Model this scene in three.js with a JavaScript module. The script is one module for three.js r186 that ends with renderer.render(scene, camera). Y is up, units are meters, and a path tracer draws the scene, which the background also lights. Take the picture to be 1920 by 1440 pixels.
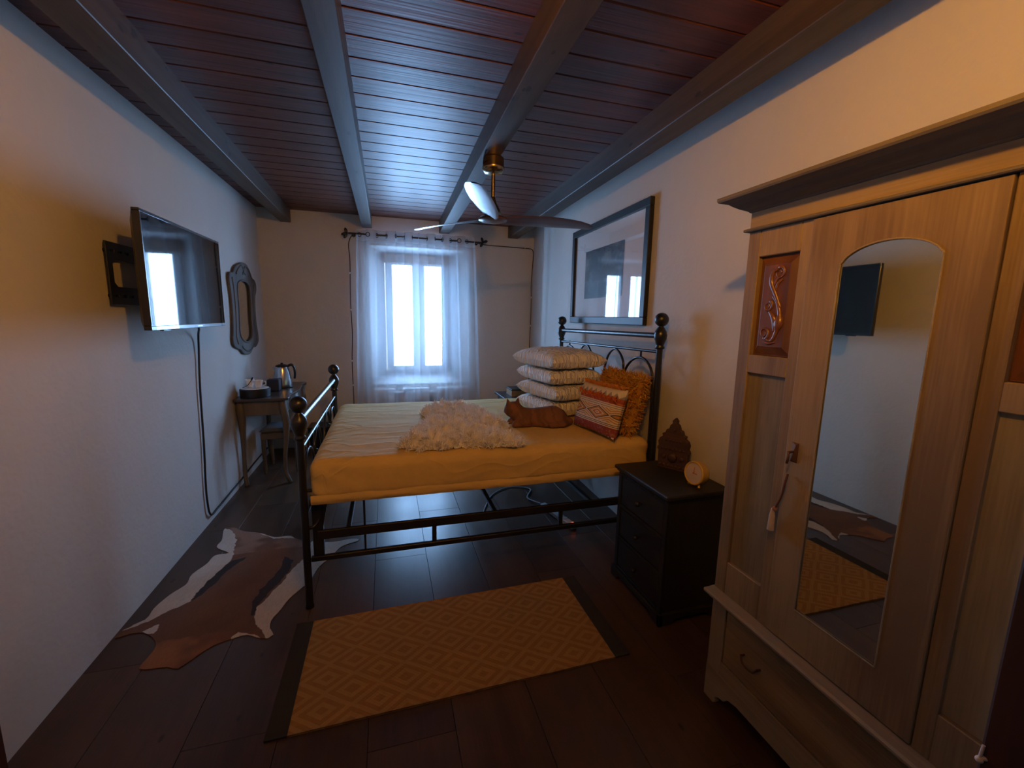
import * as THREE from 'three';
import { RoundedBoxGeometry } from 'three/addons/geometries/RoundedBoxGeometry.js';
import { ConvexGeometry } from 'three/addons/geometries/ConvexGeometry.js';
import { mergeGeometries, mergeVertices } from 'three/addons/utils/BufferGeometryUtils.js';
import { MarchingCubes } from 'three/addons/objects/MarchingCubes.js';
import { RectAreaLightUniformsLib } from 'three/addons/lights/RectAreaLightUniformsLib.js';

// ---------------------------------------------------------------- camera, sky, sun, daylight, exposure
const scene = new THREE.Scene();
const V = (x, y, z) => new THREE.Vector3(x, y, z);
const D2R = Math.PI / 180;
const camera = new THREE.PerspectiveCamera(2 * Math.atan(720 / 800) / D2R, 4 / 3, 0.02, 200);
camera.position.set(0, 1.5, 0);
camera.rotation.set(-8.872 * D2R, -16.453 * D2R, 1.076 * D2R, 'YXZ');
scene.add(camera);

scene.background = new THREE.Color().setRGB(0.70, 0.86, 1.0);   // bright hazy sky
scene.backgroundIntensity = 4.0;
const sun = new THREE.DirectionalLight(new THREE.Color().setRGB(1.0, 0.92, 0.78), 20);
sun.position.set(8, 14, 16); sun.target.position.set(0, 0, -14);
sun.castShadow = true; sun.shadow.mapSize.set(2048, 2048);
Object.assign(sun.shadow.camera, { left: -30, right: 30, top: 30, bottom: -30, near: 1, far: 90 });
scene.add(sun, sun.target);

RectAreaLightUniformsLib.init();
const DAY = new THREE.Color().setRGB(0.29, 0.56, 1.0), DAY_I = 54;
const PANES = [[0.083, 0.312], [0.452, 0.655]], PANE_Y = [0.897, 2.08];
for (const [x0, x1] of PANES) {   // daylight entering through each glass pane
  const l = new THREE.RectAreaLight(DAY, DAY_I, x1 - x0, PANE_Y[1] - PANE_Y[0]);
  l.name = 'window_daylight';
  l.position.set((x0 + x1) / 2, (PANE_Y[0] + PANE_Y[1]) / 2, -5.385);
  l.lookAt((x0 + x1) / 2, (PANE_Y[0] + PANE_Y[1]) / 2, 0);
  scene.add(l);
}
const LAMP = V(0.2, 2.3, -0.4), LAMP_C = new THREE.Color().setRGB(1.0, 0.42, 0.05), LAMP_I = 4.1;

const renderer = new THREE.WebGLRenderer({ antialias: true });
renderer.toneMapping = THREE.LinearToneMapping;
renderer.toneMappingExposure = 1.0;
renderer.shadowMap.enabled = true;

// ---------------------------------------------------------------- helpers
let seedN = 12345;
const rnd = () => { seedN = (seedN * 1664525 + 1013904223) >>> 0; return seedN / 4294967296; };
const rr = (a, b) => a + (b - a) * rnd();
const lerp = (a, b, t) => a + (b - a) * t;
const clamp = (x, a = 0, b = 1) => Math.min(b, Math.max(a, x));
const sm = (a, b, x) => { const t = clamp((x - a) / (b - a)); return t * t * (3 - 2 * t); };
function h2(x, y) { let n = Math.imul(x | 0, 374761393) + Math.imul(y | 0, 668265263); n = Math.imul(n ^ (n >>> 13), 1274126177); return ((n ^ (n >>> 16)) >>> 0) / 4294967296; }
function n2(x, y) {
  const ix = Math.floor(x), iy = Math.floor(y), fx = x - ix, fy = y - iy, u = fx * fx * (3 - 2 * fx), v = fy * fy * (3 - 2 * fy);
  return lerp(lerp(h2(ix, iy), h2(ix + 1, iy), u), lerp(h2(ix, iy + 1), h2(ix + 1, iy + 1), u), v);
}
function fbm(x, y, o = 4) { let s = 0, a = 0.5, t = 0; for (let i = 0; i < o; i++) { s += a * n2(x, y); t += a; x = x * 2.03 + 17.1; y = y * 2.03 + 9.7; a *= 0.5; } return s / t; }
const C = (r, g, b) => new THREE.Color().setRGB(r, g, b);
const toS = (x) => Math.round(255 * clamp(x <= 0.0031308 ? 12.92 * x : 1.055 * Math.pow(x, 1 / 2.4) - 0.055));
function colTex(w, h, fn, rx = 1, ry = 1) {       // fn(u, v) -> linear [r, g, b]
  const d = new Uint8Array(w * h * 4);
  for (let y = 0; y < h; y++) for (let x = 0; x < w; x++) {
    const c = fn((x + 0.5) / w, (y + 0.5) / h), i = (y * w + x) * 4;
    d[i] = toS(c[0]); d[i + 1] = toS(c[1]); d[i + 2] = toS(c[2]); d[i + 3] = 255;
  }
  const t = new THREE.DataTexture(d, w, h); t.colorSpace = THREE.SRGBColorSpace; return fin(t, rx, ry);
}
function valTex(w, h, fn, rx = 1, ry = 1) {
  const d = new Uint8Array(w * h * 4);
  for (let y = 0; y < h; y++) for (let x = 0; x < w; x++) { const c = Math.round(255 * clamp(fn((x + 0.5) / w, (y + 0.5) / h))), i = (y * w + x) * 4; d[i] = d[i + 1] = d[i + 2] = c; d[i + 3] = 255; }
  return fin(new THREE.DataTexture(d, w, h), rx, ry);
}
function fin(t, rx, ry) { t.wrapS = t.wrapT = THREE.MirroredRepeatWrapping; t.magFilter = THREE.LinearFilter; t.minFilter = THREE.LinearMipmapLinearFilter; t.generateMipmaps = true; t.repeat.set(rx, ry); t.needsUpdate = true; return t; }
const std = (o) => new THREE.MeshStandardMaterial(o);
const phy = (o) => new THREE.MeshPhysicalMaterial(o);
const mix3 = (a, b, t) => [lerp(a[0], b[0], t), lerp(a[1], b[1], t), lerp(a[2], b[2], t)];

// wood: u runs along the grain. knots are drawn where asked for
function woodTex(base, dark, seed, { w = 1024, h = 256, len = 2, wid = 0.5, knots = 0, streak = 34, contrast = 1 } = {}) {
  const ks = []; let s = seedN; seedN = seed * 7919 + 11; for (let i = 0; i < knots; i++) ks.push([rnd() * len, rnd() * wid, rr(0.006, 0.014)]); seedN = s;
  return colTex(w, h, (u, v) => {
    let x = u * len, y = v * wid, k = 0, warp = 0;
    for (const [kx, ky, kr] of ks) { const dx = (x - kx) / 2.2, dy = y - ky, r = Math.hypot(dx, dy); k = Math.max(k, 1 - sm(kr * 0.55, kr, r)); warp += (dy > 0 ? 1 : -1) * 0.03 * Math.exp(-r / (kr * 2)); }
    const g = fbm(x * 1.6 + seed * 3.1, (y + warp) * streak + seed, 4), f = fbm(x * 9 + 40 + seed, (y + warp) * 300, 2), p = fbm(x * 0.8 + seed * 9.7, y * 5 + 77, 3);
    const t = clamp((0.5 + (g - 0.5) * 1.5 + (f - 0.5) * 0.5 + (p - 0.5) * 0.7 - 0.5) * contrast + 0.5);
    const c = mix3(dark, base, t); return k > 0 ? mix3(c, [dark[0] * 0.35, dark[1] * 0.35, dark[2] * 0.35], k * 0.85) : c;
  }, 1 / len, 1 / wid);
}

// geometry
function clean(g) { if (g.index) g = g.toNonIndexed(); for (const k of Object.keys(g.attributes)) if (!['position', 'normal', 'uv'].includes(k)) g.deleteAttribute(k); if (!g.attributes.uv) g.setAttribute('uv', new THREE.BufferAttribute(new Float32Array(g.attributes.position.count * 2), 2)); if (!g.attributes.normal) g.computeVertexNormals(); return g; }
const mg = (list) => list.length === 1 ? clean(list[0]) : mergeGeometries(list.map(clean));
function uvBox(g, along = 'x', ou = 0, ov = 0) {    // uv in metres, u along the grain axis
  g = clean(g); const p = g.attributes.position, n = g.attributes.normal, uv = g.attributes.uv, get = (a, i) => (a === 'x' ? p.getX(i) : a === 'y' ? p.getY(i) : p.getZ(i));
  const others = ['x', 'y', 'z'].filter((a) => a !== along);
  for (let i = 0; i < p.count; i++) {
    const nn = { x: Math.abs(n.getX(i)), y: Math.abs(n.getY(i)), z: Math.abs(n.getZ(i)) };
    const va = nn[others[0]] > nn[others[1]] ? others[1] : others[0];
    const ua = nn[along] > 0.8 ? (va === others[0] ? others[1] : others[0]) : along;
    uv.setXY(i, get(ua, i) + ou, get(va, i) + ov);
  }
  return g;
}
function cbox(w, h, d, x = 0, y = 0, z = 0, c = 0.003) {   // box with chamfered edges, 44 triangles
  c = Math.min(c, w * 0.45, h * 0.45, d * 0.45);
  const pts = []; for (const sx of [-1, 1]) for (const sy of [-1, 1]) for (const sz of [-1, 1]) {
    pts.push(V(sx * (w / 2 - c), sy * (h / 2 - c), sz * d / 2), V(sx * (w / 2 - c), sy * h / 2, sz * (d / 2 - c)), V(sx * w / 2, sy * (h / 2 - c), sz * (d / 2 - c)));
  }
  const g = new ConvexGeometry(pts); g.translate(x, y, z); return clean(g);
}
const b2 = (x0, x1, y0, y1, z0, z1, c) => cbox(x1 - x0, y1 - y0, z1 - z0, (x0 + x1) / 2, (y0 + y1) / 2, (z0 + z1) / 2, c);
const hull = (pts) => clean(new ConvexGeometry(pts.map((p) => V(...p))));
function rod(a, b, r, seg = 12, r2 = r) {
  const A = V(...a), B = V(...b), d = B.clone().sub(A), g = new THREE.CylinderGeometry(r2, r, d.length(), seg, 1);
  g.applyQuaternion(new THREE.Quaternion().setFromUnitVectors(V(0, 1, 0), d.clone().normalize())); g.translate(...A.add(B).multiplyScalar(0.5).toArray()); return clean(g);
}
const tube = (pts, r, n = 40, s = 8, closed = false) => clean(new THREE.TubeGeometry(new THREE.CatmullRomCurve3(pts.map((p) => V(...p)), closed, 'centripetal'), n, r, s, closed));
const ball = (x, y, z, r, a = 20, b = 14) => { const g = new THREE.SphereGeometry(r, a, b); g.translate(x, y, z); return clean(g); };
const lathe = (prof, seg = 24, x = 0, y = 0, z = 0) => { const g = new THREE.LatheGeometry(prof.map(([r, h]) => new THREE.Vector2(r, h)), seg); g.translate(x, y, z); return clean(g); };
function sweep(pts, ring = 8) {     // limb of varying radius: [x, y, z, r]
  const c = new THREE.CatmullRomCurve3(pts.map((p) => V(p[0], p[1], p[2])), false, 'centripetal'), N = 28, pos = [], idx = [];
  const cr = new THREE.CatmullRomCurve3(pts.map((p) => V(p[3], p[4] ?? p[3], 0)), false, 'centripetal');
  const fr = c.computeFrenetFrames(N, false); let nx = V(1, 0, 0);
  for (let i = 0; i <= N; i++) {
    const p = c.getPoint(i / N), t = fr.tangents[i], q = cr.getPoint(i / N); nx.sub(t.clone().multiplyScalar(nx.dot(t))).normalize(); const bn = t.clone().cross(nx);
    for (let k = 0; k < ring; k++) { const a = (k + 0.5) / ring * Math.PI * 2; pos.push(...p.clone().addScaledVector(nx, Math.cos(a) * q.x).addScaledVector(bn, Math.sin(a) * q.y).toArray()); }
  }
  for (let i = 0; i < N; i++) for (let k = 0; k < ring; k++) { const a = i * ring + k, b = i * ring + (k + 1) % ring; idx.push(a, b, a + ring, b, b + ring, a + ring); }
  for (let k = 1; k < ring - 1; k++) { idx.push(0, k + 1, k); const o = N * ring; idx.push(o, o + k, o + k + 1); }
  const g = new THREE.BufferGeometry(); g.setAttribute('position', new THREE.Float32BufferAttribute(pos, 3)); g.setIndex(idx); g.computeVertexNormals(); return clean(g);
}
function grid(nu, nv, fn) {           // open surface
  const pos = [], uv = [], idx = [];
  for (let j = 0; j <= nv; j++) for (let i = 0; i <= nu; i++) { pos.push(...fn(i / nu, j / nv)); uv.push(i / nu, j / nv); }
  for (let j = 0; j < nv; j++) for (let i = 0; i < nu; i++) { const a = j * (nu + 1) + i, b = a + 1, c = a + nu + 1, d = c + 1; idx.push(a, b, c, b, d, c); }
  const g = new THREE.BufferGeometry(); g.setAttribute('position', new THREE.Float32BufferAttribute(pos, 3)); g.setAttribute('uv', new THREE.Float32BufferAttribute(uv, 2)); g.setIndex(idx); g.computeVertexNormals(); return g;
}
function plate(outline, depth, bevel = 0.003, holes = []) {     // extruded outline in the XY plane
  const s = new THREE.Shape(outline.map(([a, b]) => new THREE.Vector2(a, b))); for (const h of holes) s.holes.push(new THREE.Path(h.map(([a, b]) => new THREE.Vector2(a, b))));
  return clean(new THREE.ExtrudeGeometry(s, { depth: depth - 2 * bevel, bevelEnabled: bevel > 0, bevelThickness: bevel, bevelSize: bevel, bevelOffset: -bevel, bevelSegments: 2, curveSegments: 10 }).translate(0, 0, bevel));
}
function smoothPts(pts, n, closed = true) { return new THREE.CatmullRomCurve3(pts.map(([a, b]) => V(a, b, 0)), closed, 'centripetal').getSpacedPoints(n).slice(0, closed ? n : n + 1).map((p) => [p.x, p.y]); }
function sdfMesh(fn, [cx, cy, cz], half, res = 56) {
  const mc = new MarchingCubes(res, new THREE.MeshBasicMaterial(), false, false, 120000), hs = mc.halfsize, s = mc.size; mc.isolation = 0;
  for (let z = 0; z < s; z++) for (let y = 0; y < s; y++) for (let x = 0; x < s; x++) mc.field[z * s * s + y * s + x] = -fn(cx + (x - hs) / hs * half, cy + (y - hs) / hs * half, cz + (z - hs) / hs * half);
  mc.update();
  const n = mc.count, p = new Float32Array(n * 3); for (let i = 0; i < n; i++) { p[i * 3] = cx + mc.positionArray[i * 3] * half; p[i * 3 + 1] = cy + mc.positionArray[i * 3 + 1] * half; p[i * 3 + 2] = cz + mc.positionArray[i * 3 + 2] * half; }
  let g = new THREE.BufferGeometry(); g.setAttribute('position', new THREE.BufferAttribute(p, 3)); g = mergeVertices(g, 1e-5); g.computeVertexNormals(); return g;
}
const smin = (a, b, k) => { const h = Math.max(k - Math.abs(a - b), 0) / k; return Math.min(a, b) - h * h * k * 0.25; };
function capsule(px, py, pz, a, b) {      // tapered: a, b = [x, y, z, r]
  const dx = b[0] - a[0], dy = b[1] - a[1], dz = b[2] - a[2], t = clamp(((px - a[0]) * dx + (py - a[1]) * dy + (pz - a[2]) * dz) / (dx * dx + dy * dy + dz * dz + 1e-9));
  return Math.hypot(px - a[0] - dx * t, py - a[1] - dy * t, pz - a[2] - dz * t) - lerp(a[3], b[3], t);
}

// objects
const taken = {};
function numbered(n) { if (!(n in taken)) { taken[n] = 0; return n; } taken[n]++; return n + '_' + String(taken[n]).padStart(3, '0'); }
function shade(m) { m.castShadow = m.receiveShadow = true; return m; }
function meta(o, label, category, group) { o.userData.label = label; o.userData.category = category; if (group) o.userData.group = group; return o; }
function thing(name, label, category, base = [0, 0, 0], group) {
  const o = new THREE.Group(); o.name = numbered(name); o.position.set(...base); o.base = base; meta(o, label, category, group); scene.add(o); return o;
}
function part(t, name, geos, mat, { label, kind, local } = {}) {   // geometry given in world metres unless local
  const g = mg(Array.isArray(geos) ? geos : [geos]); const b = t.base; if (b && !local) g.translate(-b[0], -b[1], -b[2]);
  const m = shade(new THREE.Mesh(g, mat)); m.name = name; m.base = local ? undefined : b; if (label) m.userData.label = label; if (kind) m.userData.kind = kind; t.add(m); return m;
}
function solo(name, label, category, geos, mat, base = [0, 0, 0], group) {
  const g = mg(Array.isArray(geos) ? geos : [geos]); g.translate(-base[0], -base[1], -base[2]);
  const m = shade(new THREE.Mesh(g, mat)); m.name = numbered(name); m.position.set(...base); meta(m, label, category, group); scene.add(m); return m;
}
function struct(name, label, category, geos, mat) { const m = solo(name, label, category, geos, mat); m.userData.kind = 'structure'; return m; }
function structGroup(name, label, category) { const t = thing(name, label, category); t.userData.kind = 'structure'; return t; }
// ---------------------------------------------------------------- materials
const plasterBump = valTex(512, 512, (u, v) => 0.5 + (fbm(u * 14, v * 14, 5) - 0.5) * 0.9 + (fbm(u * 90, v * 90, 2) - 0.5) * 0.35, 0.7, 0.7);
const plasterCol = colTex(512, 512, (u, v) => { const t = fbm(u * 5, v * 5, 4); return mix3([0.60, 0.585, 0.555], [0.65, 0.635, 0.605], t); }, 0.5, 0.5);
const grainBump = valTex(1024, 256, (u, v) => 0.5 + (fbm(u * 6, v * 60, 4) - 0.5) * 0.8 + (fbm(u * 12 + 5, v * 7, 3) - 0.5) * 0.8, 1 / 3, 2);
const M = {
  plaster: std({ map: plasterCol, roughness: 0.93, bumpMap: plasterBump, bumpScale: 0.0025 }),
  boards: [1, 2, 3, 4].map((s) => phy({ map: woodTex([0.135, 0.036, 0.021], [0.062, 0.016, 0.010], s, { knots: 14, len: 3, wid: 0.5, h: 256, contrast: 0.9 }), roughness: 0.45, bumpMap: grainBump, bumpScale: 0.0011 })),
  beam: std({ map: woodTex([0.085, 0.06, 0.046], [0.042, 0.029, 0.022], 9, { knots: 16, len: 3, wid: 0.5, streak: 26 }), roughness: 0.47 }),
  planks: [21, 22, 23, 24].map((s, i) => std({ map: woodTex([[0.098, 0.056, 0.033], [0.082, 0.046, 0.028], [0.11, 0.062, 0.036], [0.09, 0.05, 0.03]][i], [0.045, 0.025, 0.016], s, { len: 2.4, wid: 0.62, streak: 12, knots: 6, contrast: 0.85 }), roughness: 0.33 })),
  subfloor: std({ color: C(0.02, 0.014, 0.01), roughness: 0.9 }),
  jamb: std({ map: woodTex([0.075, 0.03, 0.018], [0.035, 0.014, 0.01], 31, { len: 2, wid: 0.4 }), roughness: 0.45 }),
  black: std({ color: C(0.012, 0.012, 0.014), roughness: 0.36 }),
  iron: phy({ color: C(0.009, 0.010, 0.013), roughness: 0.36, clearcoat: 0.15, clearcoatRoughness: 0.2 }),
  cord: std({ color: C(0.012, 0.012, 0.012), roughness: 0.6 }),
  white: std({ color: C(0.72, 0.72, 0.70), roughness: 0.45 }),
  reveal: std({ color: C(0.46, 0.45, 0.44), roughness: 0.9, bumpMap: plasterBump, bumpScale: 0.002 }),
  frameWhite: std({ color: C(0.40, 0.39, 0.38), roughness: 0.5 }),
  brownWood: std({ map: woodTex([0.22, 0.11, 0.055], [0.12, 0.055, 0.028], 41, { len: 1.5, wid: 0.4 }), roughness: 0.5 }),
  glass: phy({ color: C(1, 1, 1), roughness: 0.0, transmission: 1, thickness: 0, ior: 1.5 }),
  mirror: std({ color: C(0.80, 0.85, 0.79), roughness: 0.015, metalness: 1 }),
  steel: std({ color: C(0.55, 0.55, 0.56), roughness: 0.22, metalness: 1 }),
  brass: std({ color: C(0.40, 0.30, 0.17), roughness: 0.26, metalness: 1 }),
  brassBright: std({ color: C(0.74, 0.52, 0.2), roughness: 0.25, metalness: 1 }),
  porcelain: phy({ color: C(0.82, 0.81, 0.78), roughness: 0.2, clearcoat: 0.6 }),
};

// ---------------------------------------------------------------- room shell
const XL = -1.25, ZB = -5.15, ZF = -0.24, HC = 2.57, xr = (z) => 1.59 - 0.034 * z;
{
  // floor: laminate planks running away from the door, joints staggered
  const f = structGroup('floor', 'dark brown laminate plank floor', 'floor');
  part(f, 'underlay', b2(-1.5, 2.1, -0.25, -0.014, -5.5, 1.4, 0), M.subfloor);
  const W = 0.309, x0 = -0.1 - 4 * W; let n = 0;
  for (let i = 0; i < 10; i++) {
    const xa = Math.max(x0 + i * W, -1.29), xb = Math.min(x0 + (i + 1) * W, 1.86); if (xb - xa < 0.03) continue;
    const off = { 4: -2.566, 5: -3.18 }[i] ?? -(2.0 + ((i * 0.37) % 1.2));
    const js = [1.38]; for (let z = off + 1.22 * 4; z > -5.3; z -= 1.22) if (z < 1.3 && z > -5.2) js.push(z); js.push(-5.3);
    for (let k = 0; k < js.length - 1; k++) {
      if (js[k] - js[k + 1] < 0.02) continue;
      const g = uvBox(b2(xa + 0.0008, xb - 0.0008, -0.014, 0, js[k + 1] + 0.0008, js[k] - 0.0008, 0.0007), 'z', rr(0, 9), rr(0, 5));
      part(f, 'plank', g, M.planks[(n++ * 7 + i) % 4]);
    }
  }
  // ceiling: tongue-and-groove boards across the beams
  const c = structGroup('ceiling', 'red-brown varnished board ceiling above the beams', 'ceiling');
  part(c, 'ceiling_slab', b2(-1.5, 2.1, 2.592, 2.8, -5.5, 1.4, 0), M.subfloor);
  for (let k = -22, i = 0; k < 22; k++, i++) {
    const za = -1.945 - 0.1538 * k, zb = za - 0.1538; if (zb > 1.38 || za < -5.3) continue;
    part(c, 'board', uvBox(b2(-1.4, 2.0, HC, HC + 0.022, zb + 0.0012, za - 0.0012, 0.005), 'x', rr(0, 9), rr(0, 5)), M.boards[(i * 3 + (i >> 2)) % 4]);
  }
  const beam = (label, xa0, xa1, xb0, xb1) => {     // [near left, near right, far left, far right] edges at z = -1.3 and z = -5.15
    const e = (a, b, z) => lerp(a, b, (z + 1.3) / -3.85), pts = [];
    for (const z of [1.38, -5.2]) for (const y of [2.44, 2.572]) { const l = e(xa0, xb0, z), r = e(xa1, xb1, z), q = 0.0032; pts.push([l + (y < 2.5 ? q : 0), y, z], [r - (y < 2.5 ? q : 0), y, z]); if (y < 2.5) pts.push([l, y + q, z], [r, y + q, z]); }
    return struct('beam', label, 'beam', uvBox(hull(pts), 'z', rr(0, 9), rr(0, 5)), M.beam);
  };
  beam('grey-brown ceiling beam beside the wall with the television', -1.035, -0.882, -1.03, -0.93);
  beam('grey-brown ceiling beam above the end of the curtain rod by the dressing table', -0.226, -0.122, -0.224, -0.122);
  beam('grey-brown ceiling beam that carries the ceiling fan', 0.537, 0.65, 0.612, 0.73);
  beam('grey-brown ceiling beam beside the wall with the wardrobe', 1.33, 1.46, 1.435, 1.56);

  struct('wall_left', 'white plaster wall with the television and the ornate mirror', 'wall', uvBox(b2(XL - 0.2, XL, -0.2, 2.65, -5.5, 1.4, 0), 'z'), M.plaster);
  { const z0 = 1.4, z1 = -5.5, pts = []; for (const z of [z0, z1]) for (const y of [-0.2, 2.65]) pts.push([xr(z), y, z], [xr(z) + 0.25, y, z]);
    struct('wall_right', 'white plaster wall behind the bed headboard and the wardrobe', 'wall', uvBox(hull(pts), 'z'), M.plaster); }
  const OP = { x0: -0.168, x1: 0.966, y0: 0.70, y1: 2.262 };        // window recess at the wall face
  const wall = (o, hole, z, d) => { const g = plate(o, d, 0, hole ? [hole] : []); g.translate(0, 0, z); return uvBox(g, 'x'); };
  struct('wall_back', 'plaster wall with the curtained window', 'wall', wall([[-1.45, -0.2], [2.05, -0.2], [2.05, 2.65], [-1.45, 2.65]], [[OP.x0, OP.y0], [OP.x0, OP.y1], [OP.x1, OP.y1], [OP.x1, OP.y0]], -5.5, 0.35), M.plaster);
  const DX = [-0.182, 0.617], DH = 2.03;
  struct('wall_front', 'plaster wall with the doorway', 'wall', wall([[-1.45, -0.2], [DX[0] - 0.03, -0.2], [DX[0] - 0.03, DH + 0.03], [DX[1] + 0.03, DH + 0.03], [DX[1] + 0.03, -0.2], [2.05, -0.2], [2.05, 2.65], [-1.45, 2.65]], null, ZF + 0.01, 0.12), M.plaster);
  struct('wall_hall', 'plaster wall of the hall beyond the doorway', 'wall', b2(-1.45, 2.05, -0.2, 2.65, 1.3, 1.45, 0), M.plaster);
  const d = structGroup('trim_1', 'dark brown wooden frame of the doorway', 'door frame');
  part(d, 'jamb', uvBox(b2(DX[0] - 0.03, DX[0], 0, DH + 0.03, ZF, -0.09, 0.003), 'y'), M.jamb);
  const rj = part(d, 'jamb', uvBox(b2(DX[1], DX[1] + 0.03, 0, DH + 0.03, ZF, -0.09, 0.003), 'y', 2), M.jamb);
  part(rj, 'latch', [rod([DX[1] + 0.002, 1.032, ZF + 0.006], [DX[1] - 0.004, 1.032, ZF + 0.003], 0.0025), rod([DX[1] - 0.004, 1.032, ZF + 0.003], [DX[1] - 0.001, 1.047, ZF + 0.003], 0.0016), ball(DX[1] - 0.004, 1.03, ZF + 0.003, 0.0036)], M.white, { label: 'small white latch knob' });
  part(d, 'lintel', uvBox(b2(DX[0], DX[1], DH, DH + 0.03, ZF, -0.09, 0.003), 'x'), M.jamb);
  part(d, 'casing', uvBox(b2(DX[0] - 0.09, DX[0] - 0.005, 0, DH + 0.09, ZF - 0.0, ZF + 0.012, 0.002), 'y'), M.jamb);
  part(d, 'casing', uvBox(b2(DX[1] + 0.005, DX[1] + 0.09, 0, DH + 0.09, ZF - 0.0, ZF + 0.012, 0.002), 'y'), M.jamb);

  // window in a splayed recess
  const w = structGroup('window_1', 'white two-leaf casement window in a deep recess', 'window');
  const FR = { x0: -0.03, x1: 0.775, y0: 0.80, y1: 2.205, z: -5.33 };
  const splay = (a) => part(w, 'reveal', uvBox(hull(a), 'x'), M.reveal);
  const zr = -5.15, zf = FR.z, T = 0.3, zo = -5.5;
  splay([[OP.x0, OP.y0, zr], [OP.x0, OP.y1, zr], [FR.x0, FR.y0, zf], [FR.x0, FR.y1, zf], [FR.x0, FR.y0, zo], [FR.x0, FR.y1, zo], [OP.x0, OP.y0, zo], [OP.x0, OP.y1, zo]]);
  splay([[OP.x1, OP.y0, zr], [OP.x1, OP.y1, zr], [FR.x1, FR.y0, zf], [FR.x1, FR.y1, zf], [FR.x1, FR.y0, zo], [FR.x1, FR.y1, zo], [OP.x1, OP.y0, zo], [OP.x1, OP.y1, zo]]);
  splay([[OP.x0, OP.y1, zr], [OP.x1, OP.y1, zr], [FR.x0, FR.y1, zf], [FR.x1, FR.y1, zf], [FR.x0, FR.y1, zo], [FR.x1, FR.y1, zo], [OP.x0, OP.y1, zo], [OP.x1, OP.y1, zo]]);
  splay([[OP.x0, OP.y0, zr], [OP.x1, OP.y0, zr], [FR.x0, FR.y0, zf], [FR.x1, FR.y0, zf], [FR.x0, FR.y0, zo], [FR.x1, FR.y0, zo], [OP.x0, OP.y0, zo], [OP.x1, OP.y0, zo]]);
  part(w, 'top_board', uvBox(b2(FR.x0 + 0.005, FR.x1 - 0.005, 2.10, 2.2, FR.z, FR.z + 0.05, 0.003), 'x'), M.brownWood, { label: 'brown wooden board above the leaves' });
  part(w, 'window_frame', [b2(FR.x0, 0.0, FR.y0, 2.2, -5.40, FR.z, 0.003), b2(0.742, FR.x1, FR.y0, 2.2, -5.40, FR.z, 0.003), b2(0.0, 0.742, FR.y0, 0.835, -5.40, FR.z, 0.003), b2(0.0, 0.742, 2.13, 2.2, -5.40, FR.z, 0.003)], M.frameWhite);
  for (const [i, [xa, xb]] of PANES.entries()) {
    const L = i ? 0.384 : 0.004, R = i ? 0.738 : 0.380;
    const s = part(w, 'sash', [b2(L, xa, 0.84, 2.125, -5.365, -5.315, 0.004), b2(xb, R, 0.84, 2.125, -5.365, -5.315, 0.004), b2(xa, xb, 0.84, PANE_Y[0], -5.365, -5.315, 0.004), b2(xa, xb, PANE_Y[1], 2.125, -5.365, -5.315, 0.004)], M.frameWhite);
    const g = clean(new THREE.PlaneGeometry(xb - xa + 0.01, PANE_Y[1] - PANE_Y[0] + 0.01)); g.translate((xa + xb) / 2, (PANE_Y[0] + PANE_Y[1]) / 2, -5.345); part(s, 'pane', g, M.glass);
  }
  part(w, 'window_handle', [rod([0.382, 1.46, -5.31], [0.382, 1.46, -5.285], 0.008), rod([0.382, 1.47, -5.285], [0.382, 1.37, -5.28], 0.007)], M.steel);
}

// lamp above the doorway: the warm light of the room
{
  const t = thing('wall_lamp', 'small globe wall lamp above the doorway', 'lamp', [0.2, 2.25, ZF + 0.01]);
  part(t, 'back_plate', lathe([[0, 0], [0.05, 0], [0.045, 0.015], [0, 0.018]], 24).rotateX(-Math.PI / 2).translate(0.2, 2.25, ZF + 0.008), M.brass);
  part(t, 'arm', tube([[0.2, 2.22, ZF], [0.2, 2.19, ZF - 0.07], [0.2, 2.2, LAMP.z], [0.2, 2.256, LAMP.z]], 0.007, 24), M.brass);
  part(t, 'globe', ball(LAMP.x, LAMP.y, LAMP.z, 0.045), std({ color: C(0.9, 0.8, 0.65), emissive: LAMP_C, emissiveIntensity: 6, roughness: 0.4 }));
  part(t, 'added_dimming_bowl', lathe([[0.008, -0.062], [0.03, -0.06], [0.052, -0.052], [0.066, -0.04], [0.068, -0.038], [0.055, -0.049], [0.03, -0.056], [0.008, -0.058]], 32, LAMP.x, LAMP.y - 0.02, LAMP.z), phy({ color: C(0.5, 0.25, 0.08), roughness: 0.3, transparent: true, opacity: 0.72, side: THREE.DoubleSide }), { label: 'amber bowl added under the globe to dim its downward light' });  // unseen bowl, added to weaken the lamp light going steeply down
  const l = new THREE.PointLight(LAMP_C, LAMP_I); l.name = 'lamp_light'; l.position.set(0, LAMP.y - 2.25, LAMP.z - ZF - 0.01); l.castShadow = true; l.shadow.radius = 1.5; t.add(l);
}
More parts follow.
